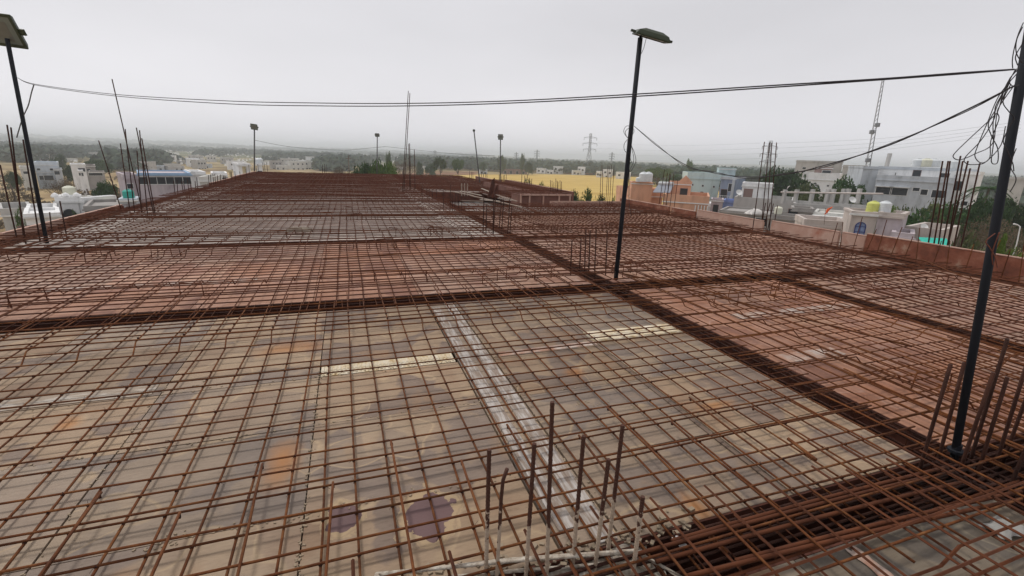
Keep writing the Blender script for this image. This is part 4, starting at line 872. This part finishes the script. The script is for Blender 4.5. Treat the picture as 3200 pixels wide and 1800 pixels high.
o = gb.build('gable_peak', WM['orange']); p = D(2120,568,76.9); o.location = p; o.rotation_euler = (0,0,math.atan2(-p.x,p.y)); tag(o, 'small orange gable peak on top of the stair block', 'gable')
for x, r_ in ((1996,.5),(2010,.75),(2024,.7)): p = D(x, 568, 78); tank((p.x, p.y, p.z), {1996:'narrow white tank at the left on the orange house', 2010:'white water tank in the middle on the orange house', 2024:'right one of the white tanks on the orange house'}[x], 'white', r_, 1.5 if x > 2000 else .7)
p = D(2040, 600, 74); m_ = MB(); m_.add([(0,0,0),(2.6,0,0),(3.6,1.4,1.1),(1.2,1.4,1.1),(0,0,-.08),(2.6,0,-.08),(3.6,1.4,1.02),(1.2,1.4,1.02)], [(0,1,2,3),(7,6,5,4),(0,4,5,1),(1,5,6,2),(2,6,7,3),(3,7,4,0)])
sh = thing('solar_heater', 'solar water heater on the roof terrace of the orange house', 'solar heater', p, -.3); m_.build('panel', flat('solar', (.3,.32,.36), .3), sh); MB().tube([(1.3,1.5,1.25),(3.5,1.5,1.25)], .25, 10).build('tank', TK['white'], sh, True)
t, w, H, pt = house('pale cyan three-storey house beside the orange one', 2151, 2254, 538, 100, 9, WM['cyan'], .12, [(.18,2.2,.35,.35),(.5,2.3,.35,.35),(.84,2.4,.35,.35),(.5,3.6,.6,1.2),(.2,6.0,.35,.35),(.5,6.2,.35,.35),(.84,6.4,.35,.35)], band=[4.9], trim=WM['cyan'], par=1.1)
t, w, H, pt = house('blue-grey balcony front of the cyan house', 2255, 2301, 552, 98, 8, WM['dblue'], -.25, [(.33,2.3,1.1,2.2,'d'),(.75,1.2,.9,1.4),(.33,6.0,1.1,2.0,'d'),(.75,5.0,.9,1.3)], band=[4.6], trim=WM['greyb'], par=.3)
for z in (4.3, 8.2): MB().box((-.05,-1.3,H-z-.15), (w+.1,-.1,H-z)).build('balcony', WM['greyb'], t); 
rl = MB()
for i in range(8): rl.box((w*i/8,-1.3,H-4.29), (w*i/8+.04,-1.25,H-3.4))
rl.box((0,-1.31,H-3.4), (w,-1.25,H-3.34)); rl.build('railing', TRIM, t)
MB().box((w-.25,-1.3,0), (w,-.2,H-.4)).build('pillar', WM['greyb'], t)
house('pale roof room on top of the cyan house', 2248, 2301, 524, 103, 4, WM['cyan'], .1, [], par=.2, zb=-1.5)
house('pale lilac ground-floor room with a door in front of the cyan house', 2224, 2261, 621, 88, 4, WM['lilac'], 0, [(.45,1.0,.8,2.,'d')], par=.3)
house('bright blue ground-floor room under the balconies', 2262, 2298, 624, 89, 4, WM['blue'], -.05, [(.25,2.3,1.1,1.2),(.75,2.3,1.1,1.2)], par=.3, trim=WM['blue'])
house('small white shed left of the lilac room', 2197, 2222, 634, 90, 4, WM['white'], 0, [], par=.5)
t, w, H, pt = house('white upper room with flat overhanging roof on the grey concrete house', 2322, 2418, 570, 82, 5, WM['white'], -.03, [], par=.5, zb=-7)
MB().box((.3,-.012,1.2), (w*.38,-.004,H-.9)).build('doorway', WM['brown'], t)
t, w, H, pt = house('grey concrete house with long blank parapet', 2297, 2480, 614, 80, 9, WM['grey'], -.1, [(.1,3.2,2.2,1.2),(.42,3.2,2.,1.4),(.6,3.1,1.8,1.2)], par=1.7, trim=WM['grey'])
house('far concrete frame house behind the grey one', 2290, 2335, 592, 100, 5, WM['conc'], 0, [(.5,1.5,1.5,1.2)], par=.3)
house('low pale ledge house behind the grey house on the right', 2480, 2760, 634, 72, 6, WM['grey'], -.05, [(.1,2.,1.,.8),(.2,2.,1.,.8)], par=1.2, trim=WM['grey'])
pg = thing('concrete_frame', 'row of concrete pillars with thatched beams on the flat roof', 'concrete frame', D(2445, 634, 74), 0)
o0 = Vector(pg.location)
for i, x in enumerate((2446,2483,2532,2580,2597,2628,2643,2677)):
    p = D(x, 636, 74)-o0; MB().box((p.x-.2,p.y-.2,p.z), (p.x+.2,p.y+.2,p.z+1.85)).build('pillar', WM['grey'], pg)
pa, pb = D(2440,601,74)-o0, D(2760,606,72)-o0; MB().tube([pa, pb], .12, 5).build('beam', WM['beige'], pg)
t, w, H, pt = house('white house with small shaded windows behind the large dark tree', 2512, 2626, 538, 120, 9, WM['white'], -.1, [(.12,3.0,.4,.4),(.22,2.7,.3,.3),(.42,2.4,.35,.3),(.42,3.9,1.2,1.4,'s'),(.75,2.4,.35,.3),(.75,4.0,1.1,1.3,'s')], par=1.4)
house('large pale block standing behind the white house', 2490, 2636, 500, 150, 10, WM['grey'], -.05, [(.2,1.8,.8,.5),(.4,1.8,.4,.4),(.2,2.8,.9,.5)], par=.3, trim=WM['grey'])
house('brown unfinished room on the roof of the white house', 2548, 2603, 521, 126, 4, WM['brown'], 0, [(.7,.7,1.6,2.)], par=.2, zb=-3)
house('far pale building joining the white house and the grey-blue one', 2636, 2712, 515, 140, 8, WM['grey'], 0, [(.55,2.2,3.6,3.4)], par=.4, trim=WM['grey'])
t, w, H, pt = house('grey-blue end wall of the long building behind the mast', 2700, 2748, 519, 98, 9, WM['greyb'], .25, [], par=.3, trim=WM['greyb'])
t, w, H, pt = house('long grey-blue building with dark windows', 2744, 2988, 546, 97, 10, WM['greyb'], -.14, [(.13,1.9,2.0,1.1,'s'),(.34,1.9,2.1,1.1,'s'),(.56,1.7,.8,.5),(.67,1.9,.8,.8),(.85,1.9,1.5,1.1)], par=.7, trim=WM['greyb'])
house('white upper storey set back on the grey-blue building', 2747, 3062, 519, 106, 6, WM['white'], -.12, [(.2,1.0,.1,1.5),(.42,.5,1.,2.,'d'),(.7,.8,1.2,1.2)], par=.3, zb=-3, trim=WM['greyb'])
house('white and grey end of the long building with balconies', 2985, 3064, 534, 100, 7, WM['white'], -.1, [(.2,1.5,1.2,1.4),(.65,4.6,1.6,1.2),(.25,5.,1.2,1.5),(.7,6.8,.8,.5)], band=[3.6, 6.2], par=.4)
house('pale house partly hidden at the right border behind the pole', 3135, 3210, 552, 130, 8, WM['grey'], 0, [], par=.3, trim=WM['grey'])
house('small white tower house between the trees on the right', 3008, 3036, 604, 84, 3, WM['white'], 0, [(.5,1.0,.6,.5),(.6,2.3,.4,.7)], par=.2)
for (x, y, c_, r_, lab) in ((2868,519,'white',1.2,'grey tank on the long building roof'), (2893,519,'cream',1.4,'pale yellow tank on the long building roof'), (2916,520,'white',1.1,'white tank right of the yellow one on the long roof'), (2980,524,'white',1.1,'far right white tank on the long roof')):
    p = D(x, y, 107); tank((p.x, p.y, p.z-.1), lab, c_, r_*.8, 1.3)
# house with the yellow tank
t, w, H, pt = house('white roof room with arched blue window below the yellow tank', 2665, 2747, 659, 41, 3, WM['beige'], .18, [], par=.15)
aw = thing  # arched window
wx = w*.44; m_ = MB(); n = 12
pts = [(wx-.3,-.02,H-1.75)]+[(wx-.3*math.cos(math.pi*i/n), -.02, H-1.05+.3*math.sin(math.pi*i/n)) for i in range(n+1)]+[(wx+.3,-.02,H-1.75)]
m_.add(pts, [tuple(range(len(pts)))]); wo_ = m_.build('window', flat('pane_blue', (.2,.26,.42), .2, .4), t)
fr = MB(); fr.tube([(x,y-.02,z) for x,y,z in pts]+[(wx-.3,-.04,H-1.75)], .03, 5); fr.tube([(wx,-.04,H-1.75),(wx,-.04,H-.78)], .02, 4); fr.tube([(wx-.3,-.04,H-1.05),(wx+.3,-.04,H-1.05)], .02, 4); fr.tube([(wx-.3,-.04,H-1.42),(wx+.3,-.04,H-1.42)], .02, 4); fr.build('frame', flat('frame_blue', (.03,.05,.2), .5), wo_)
house('lilac-grey right face of the roof room with overhanging top', 2748, 2826, 662, 41.3, 3, WM['lilac'], -.12, [], par=.22, trim=WM['beige'])
for (x, c_, r_, lab) in ((2725,'yellow',.41,'bright yellow ribbed water tank on the white roof room'), (2761,'white',.39,'white water tank right of the yellow one')):
    p = D(x, 664, 42.3); tank((p.x, p.y, p.z), lab, c_, r_, .8)
house('long low white wall of the house with the yellow tank', 2516, 2664, 684, 43, 3.5, WM['beige'], .2, [], par=.45, trim=WM['beige'])
t, w, H, pt = house('white veranda building with dark windows behind the orange flag', 2545, 2664, 662, 60, 5, WM['offw'], -.05, [(.16,.75,1.0,.6),(.42,.75,.7,.6),(.78,.75,.5,.6),(.95,.75,.5,.6)], par=.25)
MB().box((0,-.9,H-.38), (w,-.17,H-.3)).build('sunshade', TRIM, t)
house('roofless grey-brown brick wall left of the veranda building', 2478, 2545, 648, 60, 3, WM['conc'], .05, [(.05,.2,.9,1.6,'d')], par=.3, trim=WM['conc'])
house('low dirty concrete wall right of the tall column bars', 2400, 2520, 670, 55, 3, WM['conc'], .0, [], par=.3, trim=WM['conc'])
house('grey flat roof in front of the grey concrete house', 2250, 2420, 655, 62, 6, WM['conc'], -.15, [(.8,.6,1.2,.9)], par=.2, trim=WM['conc'])
p = D(2432, 660, 58); tank((p.x, p.y, p.z-.3), 'orange-yellow drum beside the grey flat roof', 'cream', .4, .8)
rag('sacks', D(2357, 668, 58), 1.0, .5, .5, WHITE, 'rounded white cover lying on the grey flat roof', 'cover', 8)
house('white terrace house right of the yellow tank house', 2832, 2948, 706, 44, 5, WM['beige'], -.22, [], par=.9, trim=WM['beige'])
house('white low block under the white terrace', 2790, 2858, 724, 40, 3, WM['lilac'], 0, [], par=.3, trim=WM['lilac'])
t = thing('green_tarp', 'bright green tarpaulin awning behind the right edge board', 'tarpaulin', D(2868,741,36)); a_, b_, c_, d_ = [D(x, y, q)-t.location for x, y, q in ((2868,741,36),(2958,745,37),(2972,772,34),(2890,765,33.5))]
MB().add([a_,b_,c_,d_,a_-Zv*.02,b_-Zv*.02,c_-Zv*.02,d_-Zv*.02], [(0,1,2,3),(7,6,5,4),(0,4,5,1),(1,5,6,2),(2,6,7,3),(3,7,4,0)])
m_ = MB(); m_.add([a_,b_,c_,d_,a_-Zv*.02,b_-Zv*.02,c_-Zv*.02,d_-Zv*.02], [(0,1,2,3),(7,6,5,4),(0,4,5,1),(1,5,6,2),(2,6,7,3),(3,7,4,0)]); m_.build('sheet', TARP, t)
for q in (c_, d_): MB().tube([q-Zv*4, q], .03, 5).build('post', STEEL, t)
# flags
for (x, y0, y1, d_, mt, lab) in ((2578,690,650,43,CLOTH,'orange cloth flag on a thin pole above the long white wall'), (2459,600,582,78,WHITE,'small white flag on the pillar of the concrete frame')):
    p = D(x, y0, d_); q = D(x+2, y1, d_); t = thing('flag', lab, 'flag', p); o0 = Vector(p); MB().tube([(0,0,-.3), q-o0], .015, 5).build('pole', BARK, t)
    h = (q-p).z; m_ = MB(); g = 6
    for i in range(g+1):
        for j in range(g+1): m_.v.append(tuple(Vector((0,0,h))*(.98-.5*j/g)+cr_*(h*.34*i/g*(1-.3*j/g)-h*.17*j/g)+Zv*(h*.14*i/g)+F2*(.06*math.sin(i*1.7+j))))
    for i in range(g):
        for j in range(g): a = i*(g+1)+j; m_.f.append((a, a+g+1, a+g+2, a+1))
    m_.build('cloth', mt, t)
for (x, y0, y1, d_) in ((2628,697,660,43),(2650,690,655,43),(2526,690,640,55)): pass
# street lamp far right
p = D(3178, 760, 48); q = D(3188, 708, 48); q2 = D(3180, 703, 48); t = thing('street_lamp', 'white curved street lamp among the trees at the right', 'street lamp', (p.x, p.y, gz(0,0))); o0 = Vector(t.location)
MB().tube([(0,0,0), p-o0, q-o0, q2-o0], .035, 7).build('pole', TRIM, t, True); MB().tube([q2-o0, q2-o0-cr_*.3+Zv*.08], .05, 6).build('lamp_head', TRIM, t)
# satellite dish
for (x, y, d_, lab) in ((2309,602,79,'white satellite dish on the grey concrete house'), (2663,625,72,'white satellite dish on the low flat roof'), (2887,710,44,'white satellite dish on the white terrace')):
    p = D(x, y, d_); t = thing('satellite_dish', lab, 'satellite dish', p); m_ = MB(); m4 = frame_at(Vector((0,0,0)), cr_, -F2+Zv*.7+cr_*.6); n = 16
    for k in range(4):
        for i in range(n): a = 6.283*i/n; r_ = .5*k/3+.01; m_.v.append(tuple((m4 @ Vector((r_*math.cos(a), r_*math.sin(a), .5*r_*r_)))*min(1, d_/85)))
    for k in range(3):
        for i in range(n): m_.f.append((k*n+i, k*n+(i+1) % n, (k+1)*n+(i+1) % n, (k+1)*n+i))
    m_.build('dish', TRIM, t, True); MB().tube([(0,0,-.9), (0,0,0)], .03, 5).build('mast', STEEL, t)
# --- left side
def win_row(n, z, w, h): return [((i+.5)/n, z, w, h) for i in range(n)]
t, w, H, pt = house('long pale building with bright blue roof trim and a row of windows', 430, 594, 540, 62, 7, WM['lilac'], -.0, win_row(6, .42, .68, .72), par=.14, trim=TRIMB)
house('grey left end of the building with blue trim', 386, 432, 545, 66, 6, WM['lilac'], .1, [(.3,1.0,.5,.5)], par=.4, trim=WM['lilac'])
house('white flat-roofed house right of the blue-trimmed building', 594, 640, 536, 70, 6, WM['white'], .1, [(.8,1.5,.5,.5)], par=.3)
house('white two-level house below the deck edge on the left', 622, 665, 552, 60, 5, WM['offw'], -.2, [(.2,1.2,.6,.6)], par=.4)
house('white cabin with dark window before the far posts', 660, 708, 540, 75, 5, WM['white'], 0, [(.85,.6,.7,.6)], par=.3)
t, w, H, pt = house('white tower room with an ochre stripe near the left far corner', 744, 780, 510, 62, 3, WM['white'], .2, [], par=.2)
MB().box((w*.3,-.03,1), (w*.62,-.004,H-.2)).build('stripe', WM['cream'], t)
house('cream post-like wall left of the striped tower room', 715, 724, 531, 60, .4, WM['cream'], 0, [], par=.1, trim=WM['cream'])
house('white stair tower behind the farthest left floodlight', 803, 818, 510, 66, 3, WM['white'], 0, [(.4,.9,.5,1.2)], par=.15)
p = D(810, 512, 67); tank((p.x,p.y,p.z-.1), 'white round tank on the stair tower near the far left corner', 'white', .5, .8)
t, w, H, pt = house('small white temple-like roof room with an arched opening', 172, 240, 617, 58, 3.2, WM['white'], -.12, [], par=.35)
n = 12; wx = w*.5; pts = [(wx-.5,-.02,H-2.6)]+[(wx-.5*math.cos(math.pi*i/n), -.02, H-1.5+.5*math.sin(math.pi*i/n)) for i in range(n+1)]+[(wx+.5,-.02,H-2.6)]
m_ = MB(); m_.add(pts, [tuple(range(len(pts)))]); m_.build('arch_opening', DARK, t); fr = MB(); fr.tube(pts, .06, 5); fr.build('arch_frame', TRIM, t)
for i, x in enumerate((0, w*.5, w)): MB().lathe([(.28,0),(.3,.12),(.18,.3),(.03,.4)], (x, .2, H), 8).build('finial', WM['white'], t)
house('white right flank of the temple-like room', 240, 259, 617, 58, 3, WM['white'], -.9, [], par=.3, zb=-9.5)
house('white block carrying the cream tank', 196, 243, 609, 60.5, 1.6, WM['white'], 0, [(.8,.4,.3,.4)], par=.2, zb=-7)
p = D(219, 606, 61); tank((p.x,p.y,p.z-.1), 'cream water tank on the temple-like room', 'cream', .5, .85)
house('white low parapet house in front at the left border', 0, 100, 652, 62, 6, WM['grey'], 0, [(.3,2.2,1.,1.)], par=.6)
house('white ledge roof left of the temple-like room', 80, 175, 655, 55, 5, WM['white'], -.05, [(.5,2.0,2.2,1.5)], par=.4)
house('house with dark maroon shutter below the temple-like room', 75, 185, 668, 48, 4, WM['white'], -.04, [(.7,.9,2.2,1.6,'d'),(.2,.9,1.6,1.6,'d')], par=.2)
house('long cream wall right of the temple-like room', 258, 330, 624, 64, 5, WM['cream'], .25, [], par=.5, trim=WM['offw'])
house('grey flat roofs behind the left edge board', 262, 378, 644, 52, 6, WM['conc'], -.1, [], par=.25, trim=WM['conc'])
p = D(346, 634, 58); tank((p.x,p.y,p.z-.6), 'lime yellow square-shouldered tank on the flat roofs left', 'lime', .42, .75)
house('light blue box room under the green tank', 371, 424, 621, 50, 2.2, WM['paleblue'], -.15, [], par=.12, zb=-8)
p = D(404, 622, 50.8); tank((p.x,p.y,p.z-.05), 'teal green water tank on the light blue box room', 'green', .4, .85)
house('pale blue two-storey house far left across the dry field', 104, 177, 506, 175, 9, WM['paleblue'], -.06, [(.15,1.6,.6,.5),(.7,1.6,.6,.5),(.9,1.5,.8,.5),(.2,3.5,.8,1.),(.5,3.4,1.8,1.2)], band=[2.6], par=.7)
house('small porch building right of the pale blue house', 168, 192, 526, 172, 5, WM['greyb'], 0, [(.3,.7,1.,.9)], par=.3)
house('white and brown two-storey house across the dry field', 219, 265, 512, 165, 7, WM['white'], 0, [(.7,1.0,1.3,.9)], par=.3)
house('unplastered brown wing of the two-storey house', 265, 296, 515, 167, 7, WM['conc'], 0, [(.3,1.,.7,.7)], par=.3)
house('small white shed at the dry field', 243, 258, 532, 150, 3, WM['white'], 0, [(.3,.6,.4,.6),(.75,.6,.4,.7)], par=.2)
house('low house with grey lean-to roof beside the dry field', 278, 325, 535, 150, 4, WM['conc'], 0, [(.4,.4,2.5,.6)], par=.2)
house('pale wall house at the left border far away', 60, 103, 520, 170, 6, WM['offw'], 0, [(.35,1.2,.8,.6)], par=.4)
tree('dry', 182, 545, 62, 110, 'leafless spreading tree in the dry field on the left'); tree('dry', 205, 548, 40, 118, 'smaller leafless tree right of the spreading one')
tree('scrub', 270, 575, 120, 100, 'brown scrub at the edge of the dry field', 'bush'); tree('scrub', 30, 560, 90, 105, 'brown scrub at the left border', 'bush'); tree('scrub', 370, 575, 90, 95, 'brown scrub left of the blue-trimmed building', 'bush')
tree('dark', 320, 552, 60, 100, 'dark bushy tree left of the blue-trimmed building'); tree('bush', 50, 650, 40, 50, 'green creeper beside the maroon shutters', 'bush', zbase=-9.5); tree('bush', 238, 660, 40, 48, 'grey-green bush in front of the temple-like room', 'bush', zbase=-9.5)
tree('dark', 161, 488, 30, 190, 'dark round tree above the pale blue house'); tree('dark', 182, 472, 22, 260, 'tall dark tree far behind the pale blue house'); tree('dark', 215, 505, 28, 180, 'dark tree left of the two-storey house')
tree('dark', 300, 492, 60, 230, 'long dark tree clump behind the two-storey house'); tree('dark', 35, 525, 30, 165, 'dark tree at the left border houses')
# --- scattered far town: one object per house, in white, cream and grey
rr = random.Random(21); cols = ['white', 'offw', 'grey', 'cream', 'paleblue', 'conc', 'beige']; nm_ = {'white':'white', 'offw':'off-white', 'grey':'pale grey', 'cream':'cream', 'paleblue':'pale blue', 'conc':'unplastered grey', 'beige':'beige'}
def town(x0, x1, yb0, yb1, n, wh, region):
    for i in range(n):
        x = rr.uniform(x0, x1); yb = rr.uniform(yb0, yb1); c = rr.choice(cols if rr.random() < .5 else ['white', 'offw', 'grey']); g_ = G(x, yb, -10.5); d_ = math.hypot(g_.x, g_.y)
        st_ = rr.choice([1,1,2]); hh = 3.1*st_; P = D(x, yb, d_); w = rr.uniform(6,12)*FPX/d_
        yt = yb - hh*FPX/d_*.97
        wn = [(q, 1.3+3*k, .9, 1.0) for k in range(st_) for q in (.2,.5,.8) if rr.random() < .75]
        house('%s flat-roofed %s house in the town %s' % (nm_[c], {1:'single-storey', 2:'two-storey'}[st_], region), x-w/2, x+w/2, yt, d_, rr.uniform(5,9), WM[c], rr.uniform(-.5,.5), wn, par=.4, group='houses of the town '+region)
town(400, 740, 500, 535, 36, 1, 'behind the blue-trimmed building')
town(820, 1120, 503, 533, 30, 1, 'beyond the far end of the deck')
town(300, 420, 512, 540, 6, 1, 'behind the tall leaning bars')
town(0, 330, 488, 512, 12, 1, 'at the far left border')
town(1230, 1360, 515, 532, 5, 1, 'behind the very tall pair of bars')
town(2305, 2405, 540, 572, 12, 1, 'between the cyan house and the dark tree')
for i, (xl, xr, yt, d_, c, lab) in enumerate(((1677,1705,525,380,'white','white box-like house left at the far edge of the wheat field'), (1708,1730,530,380,'white','low white house in the middle at the far edge of the wheat field'), (1730,1760,519,385,'white','tallest white house at the far edge of the wheat field'), (1790,1815,532,370,'offw','small pale house right of the tallest white one'), (1806,1828,521,380,'white','white house below the large pylon'), (1865,1882,535,340,'white','narrow white house left of the slim column bars'), (1885,1915,529,350,'white','white house behind the slim column bars'), (1925,1970,537,330,'white','white house left of the middle lamp post'), (1500,1523,529,330,'paleblue','pale blue shed at the edge of the wheat field'))):
    house(lab, xl, xr, yt, d_, 8, WM[c], rr.uniform(-.2,.2), [(.25,1.5,1.5,1.2),(.7,1.8,1.5,1.3),(.4,4.5,1.3,1.2)], par=.6)
house('long unfinished brick building with dark openings at the wheat field', 1570, 1648, 528, 340, 10, WM['brown'], 0, [(.12,1.2,1.6,2.),(.35,1.2,1.6,2.),(.6,1.2,1.6,2.),(.85,1.2,1.6,2.)], par=.3, trim=WM['brown'])
# ------------------------------------------------------------------ pylons, mast, poles, power lines
def pylon(px, ytop, ybase, d, label, hw=.16):
    Bq = D(px, ybase, d); zb = gz(Bq.x, Bq.y); Tq = D(px, ytop, d); H = Tq.z-zb; t = thing('power_pylon', label, 'pylon', (Bq.x, Bq.y, zb), TH+.25, group='lattice power pylons'); m_ = MB(); r = .17*max(.62, d/500)
    lv = [0,.22,.4,.54,.66,.76,.86,1.]; wd = lambda q: H*(.10*(1-min(1,q/.6))+.03)
    for a, b_ in zip(lv[:-1], lv[1:]):
        for (sx, sy) in ((1,1),(1,-1),(-1,-1),(-1,1)):
            p = Vector((sx*wd(a)*.7, sy*wd(a)*.7, a*H)); q = Vector((sx*wd(b_)*.7, sy*wd(b_)*.7, b_*H)); m_.tube([p, q], r, 4)
            nx, ny = (sy, -sx) if True else (0,0); q2 = Vector((sy*wd(b_)*.7 if False else -sy*0+(-sx if sx*sy > 0 else sx)*wd(b_)*.7, (sy if sx*sy > 0 else -sy)*wd(b_)*.7, b_*H)); m_.tube([p, q2], r*.7, 3); m_.tube([q, q2], r*.7, 3)
    m_.build('tower', STEEL, t); ins = []
    for q in (.62, .76, .9):
        a_ = MB(); ww = H*(.17 if q != .76 else .19)
        for s_ in (-1, 1): a_.tube([(0,0,q*H+.03*H), (s_*ww,0,q*H)], r*.8, 4); a_.tube([(0,0,q*H-.01*H), (s_*ww,0,q*H)], r*.8, 4); a_.tube([(s_*ww,0,q*H), (s_*ww,0,q*H-.06*H)], r*1.3, 4)
        a_.build('cross_arm', STEEL, t)
    return t, H
PY = [pylon(1837,417,542,400,'largest lattice pylon above the wheat field'), pylon(1612,476,530,780,'left of the two faint small pylons'), pylon(1676,468,530,720,'right of the two faint small pylons'), pylon(1908,476,535,700,'faint pylon left of the middle lamp post'), pylon(2385,440,580,230,'tall pylon behind the column bars on the right'), pylon(1360,470,528,850,'barely visible pylon above the round green tree'), pylon(3120,600-65,600,420,'faint pylon behind the right pole')]
def hv(pts, label):
    P = spline([Vector(p) for p in pts], 8); c = P[0].copy(); o = MB().tube([p-c for p in P], .035, 3).build('power_line', STEEL, None, True); o.location = c; tag(o, label, 'power line', 'high-voltage lines across the right sky')
for i, (y0, y1, y2) in enumerate(((447,455,430),(463,472,448),(480,488,466),(498,503,486))):
    hv([D(1852,y0,400), D(2100,y1,330), D(2375,y1-8,232)], ['topmost', 'second', 'third', 'lowest'][i]+' power line between the large pylon and the right one')
    hv([D(2385,y0+2,232), D(2750,y1-22-4*i,210), D(3190,y2-50-8*i,190)], ['topmost', 'second', 'third', 'lowest'][i]+' power line from the right pylon to the right border')
MASTM = flat('mast_steel', (.42,.43,.45), .6)
p = D(2707, 560, 160); t = thing('radio_mast', 'very tall thin double mast rising behind the grey-blue building', 'mast', (p.x, p.y, -10.5)); o0 = Vector(t.location)
A_, B_ = D(2757,249,160)-o0, D(2763,249,160)-o0; a0_, b0_ = D(2697,585,160)-o0, D(2714,585,160)-o0; a0_.z = 0; b0_.z = 0
MB().tube([a0_, A_], .19, 5, .12).build('pole', MASTM, t); MB().tube([b0_, B_], .15, 4, .1).build('pole', STEEL, t)
m_ = MB()
for i in range(30): q = i/30; m_.tube([a0_.lerp(A_, q), b0_.lerp(B_, q+.03)], .06, 3)
m_.build('brace', STEEL, t)
for (x, y) in ((2725,412),(2742,390),(2712,500)): v = D(x, y, 160)-o0; MB().lathe([(.1,-.6),(.6,-.5),(.6,.4),(.1,.5)], tuple(v), 8).build('antenna', STEEL, t)
p = D(1091, 530, 170); t = thing('utility_pole', 'dark utility pole left of the large green tree', 'utility pole', (p.x, p.y, -10.5)); h = D(1090,487,170).z+10.5; MB().tube([(0,0,0),(0,0,h)], .16, 6).build('pole', BARK, t); MB().box((-.9,-.05,h-1.), (.9,.05,h-.8)).build('cross_arm', BARK, t)
p = D(2770, 520, 107); t = thing('roof_post', 'short pale post on the grey-blue building roof', 'post', p); MB().tube([(0,0,-.5),(.1,0,2.2)], .35, 5).build('post', WM['grey'], t)
# ------------------------------------------------------------------ far woods as stuff
def blobs(n, gen, mat, name, label, cat='woodland', seed=1, q=50, sp=.9):
    r2 = random.Random(seed); m_ = MB()
    for i in range(n):
        x, y, r, h = gen(r2); z = gz(x, y)
        for k in range(q):
            v = Vector((r2.gauss(0,1), r2.gauss(0,1), abs(r2.gauss(0,1)))).normalized(); c = Vector((x+v.x*r, y+v.y*r, z+h*.25+v.z*h*.75*r2.uniform(.7,1.05)))
            a = Vector((r2.gauss(0,1), r2.gauss(0,1), r2.gauss(0,.6))).normalized(); b_ = a.orthogonal().normalized(); s_ = r*r2.uniform(.16,.34)
            m_.add([c-a*s_, c-b_*s_*.8, c+a*s_, c+b_*s_*.8], [(0,1,2,3)])
    tag(m_.build(name, mat), label, cat, kind='stuff')
azL = lambda px: math.atan2(ray(px, 500).x, ray(px, 500).y)
def genL(r2):
    while True:
        a = r2.uniform(azL(-500), azL(1500)); d_ = 230*math.exp(r2.uniform(0, 2.75))
        s_ = math.sin(a*17+d_*.004)+math.sin(a*41-d_*.011)+.7*math.sin(d_*.02)
        if s_ > .6+(.8 if d_ < 450 else 0): break
    r = r2.uniform(2.5,6)*(1+d_/1800); return d_*math.sin(a), d_*math.cos(a), r, r2.uniform(4,8)*(1+d_/6000)
WOOD = noisemat('far_wood', [(.3, (.04,.06,.045)), (.5, (.07,.095,.07)), (.7, (.12,.14,.1))], .05, 1, world=True, spec=0)
blobs(4300, genL, WOOD, 'distant_woods', 'hazy woods filling the valley on the left', seed=3)
def genR(r2):
    a = r2.uniform(azL(1250), azL(3600)); d_ = r2.uniform(385, 520) if r2.random() < .55 else r2.uniform(520, 1700)
    if a > azL(2050): d_ *= .62
    return d_*math.sin(a), d_*math.cos(a), r2.uniform(3,6.5), r2.uniform(5,10.5)
blobs(2600, genR, WOOD, 'field_edge_woods', 'belt of trees behind the wheat field and the houses on the right', seed=4)
def genS(r2):
    a = r2.uniform(azL(-300), azL(420)); d_ = r2.uniform(70, 240); return d_*math.sin(a), d_*math.cos(a), r2.uniform(.5,1.6), r2.uniform(.5,1.8)
blobs(150, genS, LB, 'dry_scrub', 'dry brown scrub scattered over the field on the left', 'scrub', seed=5, q=14)
def genH(r2):
    a = r2.uniform(azL(-100), azL(1250)); d_ = r2.uniform(330, 1900); return d_*math.sin(a), d_*math.cos(a), r2.uniform(3,6), r2.uniform(2.5,4)
blobs(520, genH, WM['offw'], 'far_roofs', 'tiny pale roofs dotted through the hazy valley', 'houses', seed=6, q=5)
# ------------------------------------------------------------------ haze
m = bpy.data.materials.new('haze'); m.use_nodes = True; nt = m.node_tree; nt.nodes.clear()
v = N(nt, 'ShaderNodeVolumePrincipled'); v.inputs['Color'].default_value = (.93,.97,1,1); v.inputs['Density'].default_value = .00058; v.inputs['Anisotropy'].default_value = .7
ou = N(nt, 'ShaderNodeOutputMaterial'); nt.links.new(v.outputs[0], ou.inputs['Volume'])
hz = MB().box((-4650,-4650,-12), (4650,4650,37)).build('haze', m); tag(hz, 'thin pale haze fading the far hills', 'haze', kind='stuff')
for k, o in PR.items():
    if k not in used:
        for c in list(o.children): bpy.data.objects.remove(c)
        bpy.data.objects.remove(o)
